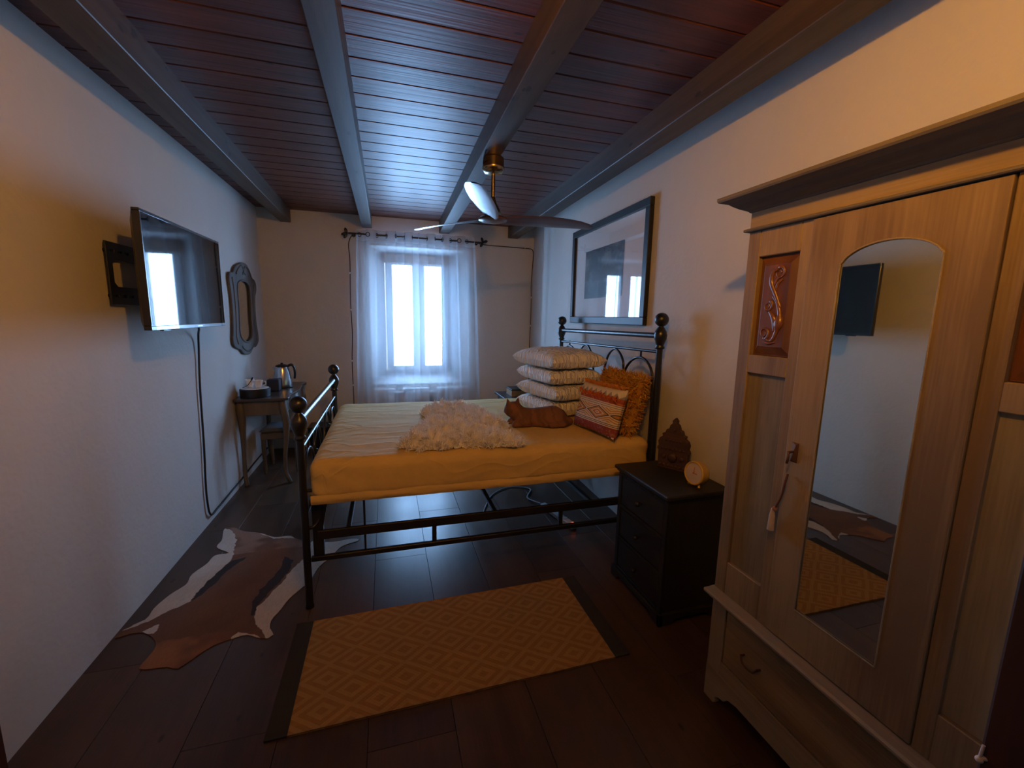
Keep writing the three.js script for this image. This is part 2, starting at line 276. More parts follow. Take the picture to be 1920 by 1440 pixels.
// ---------------------------------------------------------------- bed
const BX0 = -0.415, BX1 = 1.565, BZ0 = -2.21, BZ1 = -3.67;
{
  const t = thing('bed', 'black metal bed frame with ball-topped posts and arched headboard', 'bed', [0.57, 0, -2.94]);
  const post = (x, z, top) => {        // top = height of the ball's centre
    const p = [[0.0, 0], [0.021, 0], [0.021, 0.012], [0.0185, 0.02], [0.0185, top - 0.175], [0.027, top - 0.172], [0.028, top - 0.16], [0.022, top - 0.155], [0.024, top - 0.145], [0.035, top - 0.115], [0.038, top - 0.092], [0.034, top - 0.07], [0.02, top - 0.048], [0.014, top - 0.042], [0.014, top - 0.034]];
    const a = part(t, 'post', lathe(p, 20, x, 0, z), M.iron); part(a, 'ball', ball(x, top, z, 0.041), M.iron);
  };
  post(BX0, BZ0, 1.068); post(BX0, BZ1, 1.06); post(BX1, BZ0 + 0.01, 1.503); post(BX1, BZ1 - 0.03, 1.478);
  const zh = [BZ0 + 0.01, BZ1 - 0.03], yh = (z, a, b) => lerp(a, b, (z - zh[0]) / (zh[1] - zh[0]));
  part(t, 'top_rail', rod([BX1, 1.408, zh[0] - 0.03], [BX1, 1.392, zh[1] + 0.03], 0.017, 14), M.iron);
  part(t, 'middle_rail', rod([BX1, 1.312, zh[0]], [BX1, 1.29, zh[1]], 0.0095, 12), M.iron);
  part(t, 'bottom_rail', rod([BX1, 0.62, zh[0]], [BX1, 0.62, zh[1]], 0.013, 12), M.iron);
  const arc = (x, pts, r, name = 'arch') => part(t, name, tube(pts.map(([z, y]) => [x, y, z]), r, 48, 8), M.iron);
  const mid = (zh[0] + zh[1]) / 2, mir = (z) => 2 * mid - z;
  for (const f of [(z) => z, mir]) {
    arc(BX1, [[-2.865, 0.63], [-2.868, 0.98], [-2.862, 1.117], [-2.806, 1.242], [-2.722, 1.292], [-2.648, 1.266], [-2.6, 1.21], [-2.598, 1.155], [-2.635, 1.13]].map(([z, y]) => [f(z), y]), 0.0085);
    arc(BX1, [[-2.625, 0.63], [-2.62, 0.9], [-2.59, 1.09], [-2.559, 1.173], [-2.483, 1.238], [-2.392, 1.262], [-2.316, 1.24], [-2.261, 1.18], [-2.248, 1.08], [-2.245, 0.63]].map(([z, y]) => [f(z), y]), 0.0085);
    part(t, 'arch_ball', ball(BX1, 1.13, f(-2.65), 0.021, 16, 12), M.iron);
    part(t, 'stub', rod([BX1, 1.262, f(-2.392)], [BX1, 1.305, f(-2.392)], 0.007), M.iron);
  }
  // footboard: lower, with the same arches
  part(t, 'foot_top_rail', rod([BX0, 0.985, BZ0 - 0.03], [BX0, 0.975, BZ1 + 0.03], 0.016, 14), M.iron);
  part(t, 'foot_middle_rail', rod([BX0, 0.842, BZ0], [BX0, 0.84, BZ1], 0.0085, 12), M.iron);
  part(t, 'foot_bottom_rail', rod([BX0, 0.5, BZ0], [BX0, 0.5, BZ1], 0.013, 12), M.iron);
  const fm = (BZ0 + BZ1) / 2;
  for (const s of [-1, 1]) {
    arc(BX0, [[0.06, 0.51], [0.07, 0.7], [0.14, 0.8], [0.22, 0.832], [0.3, 0.8], [0.34, 0.74], [0.315, 0.70]].map(([d, y]) => [fm + s * d, y]), 0.008, 'foot_arch');
    arc(BX0, [[0.36, 0.51], [0.37, 0.66], [0.43, 0.755], [0.53, 0.79], [0.63, 0.755], [0.68, 0.66], [0.685, 0.51]].map(([d, y]) => [fm + s * d, y]), 0.008, 'foot_arch');
    part(t, 'arch_ball', ball(BX0, 0.70, fm + s * 0.3, 0.02, 16, 12), M.iron);
    part(t, 'stub', rod([BX0, 0.79, fm + s * 0.53], [BX0, 0.84, fm + s * 0.53], 0.007), M.iron);
  }
  // mattress support and the open side rails below it
  for (const z of [BZ0 - 0.03, BZ1 + 0.03]) {
    part(t, 'support_rail', b2(BX0 + 0.02, BX1 - 0.02, 0.545, 0.568, z - 0.012, z + 0.012, 0.003), M.black);
    part(t, 'side_rail', b2(BX0 + 0.05, BX1 - 0.02, 0.352, 0.4, z - 0.01, z + 0.01, 0.003), M.black);
    part(t, 'lower_rail', b2(BX0 + 0.015, BX1 - 0.02, 0.235, 0.262, z - 0.012, z + 0.012, 0.003), M.black);
    for (const x of [0.228, 0.982]) part(t, 'spacer', b2(x - 0.012, x + 0.012, 0.26, 0.355, z - 0.008, z + 0.008, 0.002), M.black);
    for (const x of [-0.362, 1.42]) part(t, 'leg', [b2(x - 0.026, x + 0.026, 0.235, 0.548, z - 0.028, z + 0.005, 0.004)], M.black);
    part(t, 'gusset', hull([[-0.336, 0.548, z - 0.006], [-0.31, 0.548, z - 0.006], [-0.336, 0.42, z - 0.006], [-0.336, 0.548, z + 0.004], [-0.31, 0.548, z + 0.004], [-0.336, 0.42, z + 0.004]]), M.black);
    part(t, 'thin_rod', rod([-0.136, 0.25, z - 0.02], [-0.136, 0.548, z - 0.02], 0.0055), M.black);
    part(t, 'post_bracket', tube([[BX0, 0.63, z + 0.03], [BX0 + 0.05, 0.62, z + 0.01], [BX0 + 0.045, 0.54, z], [BX0 + 0.06, 0.46, z], [BX0 + 0.03, 0.43, z + 0.02], [BX0, 0.44, z + 0.03]], 0.009, 24, 6), M.black);
  }
  for (const x of [-0.22, 0.585, 1.2]) part(t, 'cross_bar', b2(x - 0.012, x + 0.012, 0.36, 0.385, BZ1 + 0.03, BZ0 - 0.03, 0.003), M.black);
  for (let i = 0; i < 13; i++) { const x = lerp(BX0 + 0.12, BX1 - 0.12, i / 12); part(t, 'slat', uvBox(b2(x - 0.032, x + 0.032, 0.556, 0.571, BZ1 + 0.04, BZ0 - 0.04, 0.002), 'z', i), M.brownWood); }
}

// ---------------------------------------------------------------- mattress with fitted sheet
const MT = 0.785;
const weave = valTex(256, 256, (u, v) => 0.5 + 0.25 * Math.sin(u * 256 * Math.PI / 2) * Math.sin(v * 256 * Math.PI / 2) + (fbm(u * 30, v * 30, 3) - 0.5) * 0.5, 8, 8);
const sheetBump = valTex(512, 512, (u, v) => { const w = fbm(u * 3, v * 3, 3), r = 1 - Math.abs(2 * fbm(u * 2.2 + w * 1.5, v * 11 + w * 3, 3) - 1), f = fbm(u * 120, v * 120, 2); return Math.pow(r, 5) * 0.8 + f * 0.08; }, 0.9, 0.9);
const sheetCol = colTex(256, 256, (u, v) => { const t = fbm(u * 18, v * 18, 4); return mix3([0.60, 0.41, 0.125], [0.67, 0.47, 0.16], t); }, 2, 2);
{
  const x0 = -0.372, x1 = 1.535, z0 = BZ1 + 0.035, z1 = BZ0 + 0.02, y0 = 0.572, N = 110;
  const t = thing('mattress', 'thick mattress under a mustard yellow fitted sheet', 'mattress', [0.58, 0.57, -2.94]);
  const wr = (x, y, z, top) => {          // folds of the sheet: long soft ones, finer at the foot end and the corners
    const ex = Math.max(0, Math.min(x - x0, x1 - x)), foot = Math.exp(-Math.max(0, x - x0) / 0.10), ez = Math.max(0, z1 - z); y = Math.max(y, y0);
    if (top) return 0.010 * (fbm(x * 2.2, z * 7 + 3, 3) - 0.5) + 0.016 * foot * (Math.abs(((z * 11 + fbm(z * 3, x * 6, 2) * 2.2) % 1 + 1) % 1 - 0.5) - 0.25);
    return 0.010 * (fbm(x * 3, y * 10 + 7, 3) - 0.5) + 0.006 * Math.exp(-ex / 0.12) * Math.sin(y * 60 + x * 30) + 0.008 * Math.exp(-(y - y0) / 0.035) * (Math.abs(((y * 42 + x * 1.6 + fbm(x * 3, 5) * 2) % 1 + 1) % 1 - 0.5) - 0.2);
  };
    // a denser shell: warp a subdivided box onto the rounded shape
  const bx = new THREE.BoxGeometry(x1 - x0, MT - y0, z1 - z0, N, 22, 84), p = bx.attributes.position, hx = (x1 - x0) / 2, hy = (MT - y0) / 2, hz = (z1 - z0) / 2, R = 0.05, cx = (x0 + x1) / 2, cy = (y0 + MT) / 2, cz = (z0 + z1) / 2;
  const bulge = (s) => 1 - s * s * s * s;
  for (let i = 0; i < p.count; i++) {
    const v = V(p.getX(i), p.getY(i), p.getZ(i)), q = V(clamp(v.x, -hx + R, hx - R), clamp(v.y, -hy + R, hy - R), clamp(v.z, -hz + R, hz - R)), d = v.clone().sub(q);
    const n = d.lengthSq() > 1e-10 ? d.clone().normalize() : V(0, 0, 0); if (d.length() > 0) v.copy(q).addScaledVector(n, R);
    const X = v.x + cx, Y = v.y + cy, Z = v.z + cz;
    v.addScaledVector(V(0, 1, 0), Math.max(0, n.y) * wr(X, Y, Z, true)); 
    v.z += Math.sign(n.z) * Math.abs(n.z) * (wr(X, Y, Z, false) + 0.014 * bulge(v.y / hy) * bulge(v.x / hx)); v.x += Math.sign(n.x) * Math.abs(n.x) * (0.012 * bulge(v.y / hy) + 0.008 * (fbm(Z * 4, Y * 8, 3) - 0.5));
    p.setXYZ(i, v.x + cx, v.y + cy, v.z + cz);
  }
  bx.deleteAttribute('uv'); bx.deleteAttribute('normal'); let s = mergeVertices(bx, 1e-5); s.computeVertexNormals();
  const sheet = std({ map: sheetCol, roughness: 0.9, bumpMap: sheetBump, bumpScale: 0.004 });
  const sg = clean(s); { const q = sg.attributes.position, w = sg.attributes.uv; for (let i = 0; i < q.count; i++) w.setXY(i, q.getX(i) - (q.getX(i) < x0 + 0.06 ? q.getY(i) - MT : 0), q.getZ(i) - q.getY(i)); }
  part(t, 'fitted_sheet', sg, sheet);
  part(t, 'sheet_hem', grid(120, 6, (u, v) => [lerp(x0 - 0.005, x1 - 0.05, u), lerp(0.566, 0.612, v) + 0.006 * (fbm(u * 16, 3, 3) - 0.5) * (v > 0.5 ? 2 : 0.3), z1 + 0.012 + 0.008 * Math.sin(v * 3.1) + 0.009 * (fbm(u * 20, v * 2, 3) - 0.5)]), std({ map: sheetCol, roughness: 0.9, side: THREE.DoubleSide }));
  part(t, 'loose_corner', grid(16, 16, (u, v) => { const a = u * 2.4 + 2.6; return [x0 + 0.01 + 0.06 * Math.cos(a) * (1 - 0.4 * v), 0.60 - 0.045 * v + 0.03 * Math.sin(v * 3), z1 - 0.045 + 0.055 * Math.sin(a + 2.0)]; }), std({ map: sheetCol, roughness: 0.9, side: THREE.DoubleSide }));
}

// ---------------------------------------------------------------- soft things on the bed
function pillowGeo(a, b, h, n, wrinkle, seed, flatTop = 9, flatBottom = 9) {     // a, b half sizes, h half height; closed, with pinched corners
  const f = (s) => (u, v) => {
    const U = u * 2 - 1, W = v * 2 - 1, edge = Math.pow(Math.max(0, (1 - Math.pow(Math.abs(U), 3.2)) * (1 - Math.pow(Math.abs(W), 3.2))), 0.36);
    const px = U * a * (1 - 0.07 * (1 - W * W)), pz = W * b * (1 - 0.07 * (1 - U * U));
    const k = wrinkle * edge * ((fbm(px * 26 + seed, pz * 26 + seed * 2, 3) - 0.5) * 1.2 + 0.55 * Math.sin((px * 0.75 + pz) * 150 + 5 * fbm(px * 12 + seed, pz * 12, 2)) * fbm(px * 9 + seed, pz * 9 + 4, 2));
    const lim = s > 0 ? flatTop : flatBottom, y = h * edge; return [px, s * (y > lim - 0.02 ? lim - 0.02 + 0.02 * (1 - Math.exp(-(y - lim + 0.02) / 0.02)) : y) + (lim < 1 ? k * 0.6 : k), pz];
  };
  const g1 = grid(n, n, (u, v) => f(1)(1 - u, v)), g2 = grid(n, n, f(-1));
  const g = mergeVertices(mergeGeometries([g1, g2].map((x) => { x.deleteAttribute('normal'); return x; })), 1e-5); g.computeVertexNormals(); return g;
}
const crinkle = valTex(512, 512, (u, v) => { const w = fbm(u * 5, v * 5, 3) * 2.5, r1 = 1 - Math.abs(2 * fbm(u * 9 + w, v * 22 + w, 3) - 1), r2 = 1 - Math.abs(2 * fbm(u * 24 + 7 - w, v * 13 + 3 + w, 3) - 1); return Math.pow(r1, 2.2) * 0.6 + Math.pow(r2, 2.2) * 0.45; });
{
  const mat = std({ color: C(0.80, 0.78, 0.74), roughness: 0.88, bumpMap: crinkle, bumpScale: 0.022 });
  const spec = [['lowest pillow of the white stack, resting on the sheet', 0], ['second pillow from the bottom of the white stack', 1], ['third pillow from the bottom of the white stack', 2], ['topmost pillow of the white stack', 3]];
  const pos = [[1.265, -3.03, 0.17], [1.27, -3.02, 0.24], [1.262, -3.035, 0.15], [1.258, -3.025, 0.21]];
  for (const [label, i] of spec) {
    const h = i === 3 ? 0.085 : 0.08, y = MT + 0.063 + i * 0.116, m = shade(new THREE.Mesh(clean(pillowGeo(0.22 + (i === 3 ? 0.02 : 0), 0.275 + (i === 3 ? 0.015 : 0), h, 64, 0.009, i * 13 + 5, i === 3 ? 9 : 0.057, 0.057)), mat));
    m.name = numbered('pillow'); m.position.set(pos[i][0], y, pos[i][1]); m.rotation.y = pos[i][2]; meta(m, label, 'pillow', 'white pillows stacked by the headboard'); scene.add(m);
  }
}
{ // patterned cushion facing the foot of the bed
  const w = 256, pat = colTex(w, w, (u, v) => {
    const cream = [0.70, 0.62, 0.50], red = [0.36, 0.065, 0.025], rust = [0.46, 0.12, 0.03], dark = [0.06, 0.035, 0.03], och = [0.5, 0.24, 0.05], wine = [0.25, 0.045, 0.04];
    const tri = (x, n) => Math.abs(((x * n) % 1) - 0.5) * 2;
    if (v < 0.05) return tri(u, 16) > 0.5 ? dark : cream;
    if (v < 0.22) return fbm(u * 40, v * 40, 2) > 0.62 ? [0.3, 0.12, 0.1] : wine;
    if (v < 0.24) return cream; if (v < 0.25) return dark; if (v < 0.27) return cream; if (v < 0.28) return dark; if (v < 0.31) return cream;
    if (v < 0.58) { const y = (v - 0.445) / 0.135, cxs = ((u * 2.0 + 0.25) % 1) - 0.5, d = Math.abs(cxs) * 2 + Math.abs(y), k = Math.floor(d * 8); return d < 1.0 ? [och, cream, rust, och, cream, och, och, dark][k % 8] : (Math.floor(d * 6) % 2 ? och : cream); }
    if (v < 0.60) return cream; if (v < 0.61) return dark; if (v < 0.64) return cream; if (v < 0.65) return dark; if (v < 0.67) return cream;
    if (v < 0.80) return fbm(u * 30, v * 30, 2) > 0.64 ? [0.55, 0.2, 0.06] : mix3(red, rust, sm(0.72, 0.8, v) * 0.6);
    if (v < 0.90) return tri(u, 9) * 0.1 + 0.80 > v ? [0.33, 0.31, 0.3] : cream;
    return cream;
  });
  const t = thing('cushion', 'cream cushion with red and ochre woven diamond bands and an orange fringe', 'cushion', [1.268, MT, -2.39]);
  const W = 0.215, H = 0.155, n = 40;
  const g = pillowGeo(W, H, 0.055, n, 0.004, 3); g.deleteAttribute('uv'); let q = clean(g);
  { const p = q.attributes.position, uv = q.attributes.uv; for (let i = 0; i < p.count; i++) uv.setXY(i, p.getX(i) / (2 * W) + 0.5, 0.5 - p.getZ(i) / (2 * H)); }
  const m = part(t, 'cover', q, std({ map: pat, roughness: 0.95, bumpMap: weave, bumpScale: 0.001 }), { local: true });
  const fr = []; for (let i = 0; i < 110; i++) { const x = rr(-W * 0.93, W * 0.93), k = rr(-0.012, 0.012); fr.push(tube([[x, 0.004, -H * 0.93], [x + k, 0.012 + rr(0, 0.012), -H - rr(0.0, 0.012)], [x + k * 2, rr(-0.004, 0.022), -H - rr(0.0, 0.016)]], rr(0.004, 0.007), 6, 5)); }
  const fr2 = []; for (let i = 0; i < 46; i++) { const x = rr(-W * 0.9, W * 0.9), zz = -H * 0.62 + rr(-0.01, 0.01); fr2.push(tube([[x, 0.044, zz], [x + rr(-0.006, 0.006), 0.058, zz + 0.008], [x + rr(-0.01, 0.01), 0.05, zz + 0.022]], 0.0035, 6, 5)); }
  part(t, 'fringe', fr, std({ color: C(0.55, 0.20, 0.03), roughness: 1 }), { local: true, kind: 'stuff' });
  part(t, 'tuft_band', fr2, std({ color: C(0.5, 0.11, 0.02), roughness: 1 }), { local: true, kind: 'stuff' });
  // local: x across, y towards the viewer's face side, -z up. Turn so the face looks to the foot of the bed and leans back
  const e = new THREE.Matrix4().makeBasis(V(0, 0, 1), V(-1, 0, 0), V(0, -1, 0));
  t.quaternion.setFromRotationMatrix(e); t.quaternion.premultiply(new THREE.Quaternion().setFromAxisAngle(V(0, 0, 1), -0.26)); t.quaternion.premultiply(new THREE.Quaternion().setFromAxisAngle(V(0, 1, 0), 0.16));
  t.position.set(1.285, MT + 0.153, -2.385);
}
function strands(n, place, len, rad, mat, bend = 0.5) {
  const g = clean(sweepCone(len, rad, bend)), im = new THREE.InstancedMesh(g, mat, n), m4 = new THREE.Matrix4(), q = new THREE.Quaternion(), s = V(1, 1, 1);
  for (let i = 0; i < n; i++) { const { p, d, k, c } = place(i); q.setFromUnitVectors(V(0, 1, 0), d.normalize()); q.multiply(new THREE.Quaternion().setFromAxisAngle(V(0, 1, 0), rr(0, 6.28))); s.set(k * rr(0.8, 1.2), k, k * rr(0.8, 1.2)); m4.compose(p, q, s); im.setMatrixAt(i, m4); if (c) im.setColorAt(i, c); }
  im.castShadow = im.receiveShadow = true; im.userData.kind = 'stuff'; return im;
}
function sweepCone(len, rad, bend) { return sweep2([[0, 0, 0, rad], [bend * len * 0.15, len * 0.4, 0, rad * 0.85], [bend * len * 0.5, len * 0.75, 0, rad * 0.55], [bend * len * 0.9, len, 0, rad * 0.12]]); }
function sweep2(pts) { const ring = 4, pos = [], idx = []; pts.forEach(([x, y, z, r]) => { for (let k = 0; k < ring; k++) { const a = k / ring * Math.PI * 2; pos.push(x + Math.cos(a) * r, y, z + Math.sin(a) * r); } });
  for (let i = 0; i < pts.length - 1; i++) for (let k = 0; k < ring; k++) { const a = i * ring + k, b = i * ring + (k + 1) % ring; idx.push(a, a + ring, b, b, a + ring, b + ring); }
  const g = new THREE.BufferGeometry(); g.setAttribute('position', new THREE.Float32BufferAttribute(pos, 3)); g.setIndex(idx); g.computeVertexNormals(); return g; }
{ // shaggy mustard cushion
  const t = thing('shaggy_cushion', 'shaggy mustard cushion leaning on the headboard behind the patterned one', 'cushion', [1.45, MT, -2.43]);
  const W = 0.205, H = 0.185, g = pillowGeo(W, H, 0.065, 30, 0.004, 9);
  part(t, 'cover', g, std({ color: C(0.44, 0.215, 0.03), roughness: 1 }), { local: true });
  const P = g.attributes.position, Nn = g.attributes.normal, mat = std({ color: C(1, 1, 1), roughness: 0.95 });
  const im = strands(5200, () => { const i = Math.floor(rnd() * P.count), n = V(Nn.getX(i), Nn.getY(i), Nn.getZ(i)); return { p: V(P.getX(i) + rr(-0.006, 0.006), P.getY(i), P.getZ(i) + rr(-0.006, 0.006)), d: n.clone().add(V(rr(-0.8, 0.8), rr(-0.5, 0.5), rr(-0.4, 1.0))), k: rr(0.7, 1.25), c: C(rr(0.46, 0.66), rr(0.22, 0.35), rr(0.02, 0.06)) }; }, 0.034, 0.0035, mat, 0.7);
  im.name = 'shag'; t.add(im);
  t.quaternion.setFromRotationMatrix(new THREE.Matrix4().makeBasis(V(0, 0, 1), V(-1, 0, 0), V(0, -1, 0))); t.quaternion.premultiply(new THREE.Quaternion().setFromAxisAngle(V(0, 0, 1), -0.30)); t.quaternion.premultiply(new THREE.Quaternion().setFromAxisAngle(V(0, 1, 0), 0.1));
  t.position.set(1.455, MT + 0.19, -2.45);
}
{ // sheepskin
  const o = smoothPts([[0.05, -2.36], [0.10, -2.27], [0.30, -2.225], [0.42, -2.24], [0.56, -2.21], [0.70, -2.19], [0.735, -2.26], [0.66, -2.38], [0.70, -2.52], [0.745, -2.68], [0.70, -2.86], [0.69, -3.02], [0.62, -3.22], [0.50, -3.33], [0.38, -3.30], [0.27, -3.22], [0.24, -3.06], [0.26, -2.92], [0.22, -2.76], [0.16, -2.62], [0.12, -2.5]], 60);
  const shape = new THREE.Shape(o.map(([a, b]) => new THREE.Vector2(a, b))), inside = (x, z) => { let c = false; for (let i = 0, j = o.length - 1; i < o.length; j = i++) { const [xi, zi] = o[i], [xj, zj] = o[j]; if ((zi > z) !== (zj > z) && x < (xj - xi) * (z - zi) / (zj - zi) + xi) c = !c; } return c; };
  const edge = (x, z) => { let d = 9; for (let i = 0; i < o.length; i++) d = Math.min(d, Math.hypot(x - o[i][0], z - o[i][1])); return d; };
  const cell = (x, z) => { const S = 0.062, ix = Math.floor(x / S), iz = Math.floor(z / S); let b = [9, 0, 0, 0]; for (let a = -1; a <= 1; a++) for (let c = -1; c <= 1; c++) { const hx = (ix + a + 0.15 + 0.7 * h2(ix + a, iz + c)) * S, hz = (iz + c + 0.15 + 0.7 * h2(iz + c + 57, ix + a + 31)) * S, d = Math.hypot(x - hx, z - hz); if (d < b[0]) b = [d, hx, hz, h2(ix + a + 11, iz + c + 5)]; } return b; };
  const top = (x, z) => { const b = cell(x, z); return MT + 0.010 + sm(0, 0.07, edge(x, z)) * (0.006 + 0.022 * fbm(x * 7, z * 7, 3) + 0.034 * (1 - sm(0, 0.042, b[0])) * (0.5 + b[3])); };
  const t = thing('sheepskin', 'fluffy off-white sheepskin lying on the bed', 'sheepskin', [0.45, MT, -2.75]);
  const nx = 120, nz = 190, pos = [], idx = [], at = new Map();
  const vid = (i, j) => { const k = i * 1000 + j; if (!at.has(k)) { const x = lerp(0.0, 0.8, i / nx), z = lerp(-3.4, -2.15, j / nz); at.set(k, pos.length / 3); pos.push(x, inside(x, z) ? top(x, z) : MT + 0.005, z); } return at.get(k); };
  for (let i = 0; i < nx; i++) for (let j = 0; j < nz; j++) { const x = lerp(0, 0.8, (i + 0.5) / nx), z = lerp(-3.4, -2.15, (j + 0.5) / nz); if (!inside(x, z)) continue; const a = vid(i, j), b = vid(i + 1, j), c = vid(i, j + 1), d = vid(i + 1, j + 1); idx.push(a, c, b, b, c, d); }
  const g = new THREE.BufferGeometry(); g.setAttribute('position', new THREE.Float32BufferAttribute(pos, 3)); g.setIndex(idx); g.computeVertexNormals();
  part(t, 'pelt', g, std({ color: C(0.76, 0.72, 0.66), roughness: 1, side: THREE.DoubleSide }));
  const im = strands(16000, () => { let x, z; do { x = rr(0, 0.8); z = rr(-3.4, -2.15); } while (!inside(x, z)); const e = edge(x, z), b = cell(x, z), a = b[3] * 6.28, out = V(x - 0.42, 0, z + 2.75).normalize().multiplyScalar(0.9 * (1 - sm(0, 0.09, e)));
    return { p: V(x - 0.45, top(x, z) - MT - 0.008, z + 2.75), d: V((b[1] - x) * 22 + Math.cos(a) * 0.55 + rr(-0.15, 0.15), rr(0.5, 0.9), (b[2] - z) * 22 + Math.sin(a) * 0.55 + rr(-0.15, 0.15)).add(out), k: rr(0.7, 1.2), c: C(...mix3([0.74, 0.70, 0.64], [0.88, 0.86, 0.83], rnd())) }; }, 0.032, 0.0042, std({ color: C(1, 1, 1), roughness: 1 }), 0.8);
  im.name = 'fleece'; t.add(im);
}
{ // cat lying with its head towards the foot of the bed
  const B = [[0.85, 0.84, -2.645, 0.046], [0.90, 0.828, -2.64, 0.055], [0.985, 0.825, -2.635, 0.064], [1.07, 0.828, -2.635, 0.068], [1.11, 0.82, -2.63, 0.058]];
  const fn = (x, y, z) => {
    let d = 9; for (let i = 0; i < B.length - 1; i++) d = smin(d, capsule(x, y, z, B[i], B[i + 1]), 0.05);
    d = smin(d, capsule(x, y, z, [1.06, 0.82, -2.59, 0.052], [1.10, 0.82, -2.6, 0.046]), 0.04);       // haunch
    d = smin(d, capsule(x, y, z, [1.08, 0.80, -2.57, 0.028], [0.99, 0.797, -2.56, 0.022]), 0.03);       // hind foot
    d = smin(d, capsule(x, y, z, [0.86, 0.82, -2.60, 0.042], [0.80, 0.802, -2.60, 0.024]), 0.03);       // fore leg
    d = smin(d, capsule(x, y, z, [0.86, 0.82, -2.68, 0.042], [0.79, 0.802, -2.68, 0.024]), 0.03);
    d = smin(d, capsule(x, y, z, [0.875, 0.842, -2.645, 0.05], [0.822, 0.874, -2.655, 0.044]), 0.03);     // neck
    d = smin(d, Math.hypot((x - 0.797) / 1.12, y - 0.890, z + 2.66) - 0.054, 0.02);                   // head, turned towards the window
    d = smin(d, capsule(x, y, z, [0.774, 0.876, -2.694, 0.026], [0.764, 0.870, -2.71, 0.018]), 0.02);        // muzzle
    for (const s of [-1, 1]) d = smin(d, capsule(x, y, z, [0.794 + s * 0.032, 0.926, -2.658 - s * 0.012, 0.0195], [0.792 + s * 0.042, 0.966, -2.656 - s * 0.016, 0.003]), 0.008);
    const T = [[1.16, 0.815, -2.65, 0.026], [1.17, 0.808, -2.58, 0.022], [1.11, 0.803, -2.535, 0.019], [1.02, 0.801, -2.525, 0.016]]; for (let i = 0; i < 3; i++) d = smin(d, capsule(x, y, z, T[i], T[i + 1]), 0.015);
    return Math.max(d, MT + 0.002 - y) + 0.0012 * (fbm(x * 120, z * 120 + y * 90, 2) - 0.5);
  };
  const g = sdfMesh(fn, [0.96, 0.87, -2.63], 0.245, 96), p = g.attributes.position, col = new Float32Array(p.count * 3);
  for (let i = 0; i < p.count; i++) { const x = p.getX(i), y = p.getY(i), z = p.getZ(i), s = sm(0.52, 0.68, fbm(x * 30 + fbm(z * 20, y * 20) * 3, y * 9 + z * 5, 3)), head = x < 0.83 ? 1 : 0; let c = mix3([0.19, 0.082, 0.042], [0.105, 0.048, 0.028], s * 0.8); if (z < -2.692 && x < 0.82) c = mix3(c, [0.55, 0.42, 0.3], 0.7); if (y > 0.945) c = mix3(c, [0.1, 0.05, 0.04], 0.6); col.set(c, i * 3); }
  g.setAttribute('color', new THREE.BufferAttribute(col, 3)); g.translate(-0.96, -MT + 0.006, 2.63);
  const t = thing('cat', 'brown tabby cat lying on the bed with its head raised', 'cat', [0.96, MT, -2.63]);
  const body = shade(new THREE.Mesh(g, std({ vertexColors: true, roughness: 0.85 }))); body.name = 'body'; body.base = t.base; t.add(body);
  for (const s of [-1, 1]) part(t, 'eye', ball(0.777 + s * 0.02, 0.903, -2.708 - s * 0.009, 0.0065, 10, 8), std({ color: C(0.25, 0.2, 0.03), roughness: 0.1 }));
  part(t, 'nose', ball(0.758, 0.878, -2.726, 0.005, 8, 6), std({ color: C(0.2, 0.06, 0.05), roughness: 0.5 }));
  for (const s of [-1, 1]) for (let k = 0; k < 4; k++) part(t, 'whisker', tube([[0.762 + s * 0.012, 0.872, -2.717 - s * 0.004], [0.757 + s * 0.035, 0.871 + k * 0.004, -2.72 - s * 0.01], [0.757 + s * 0.062, 0.864 + k * 0.008, -2.711 - s * 0.014]], 0.0007, 6, 4), M.white);
}
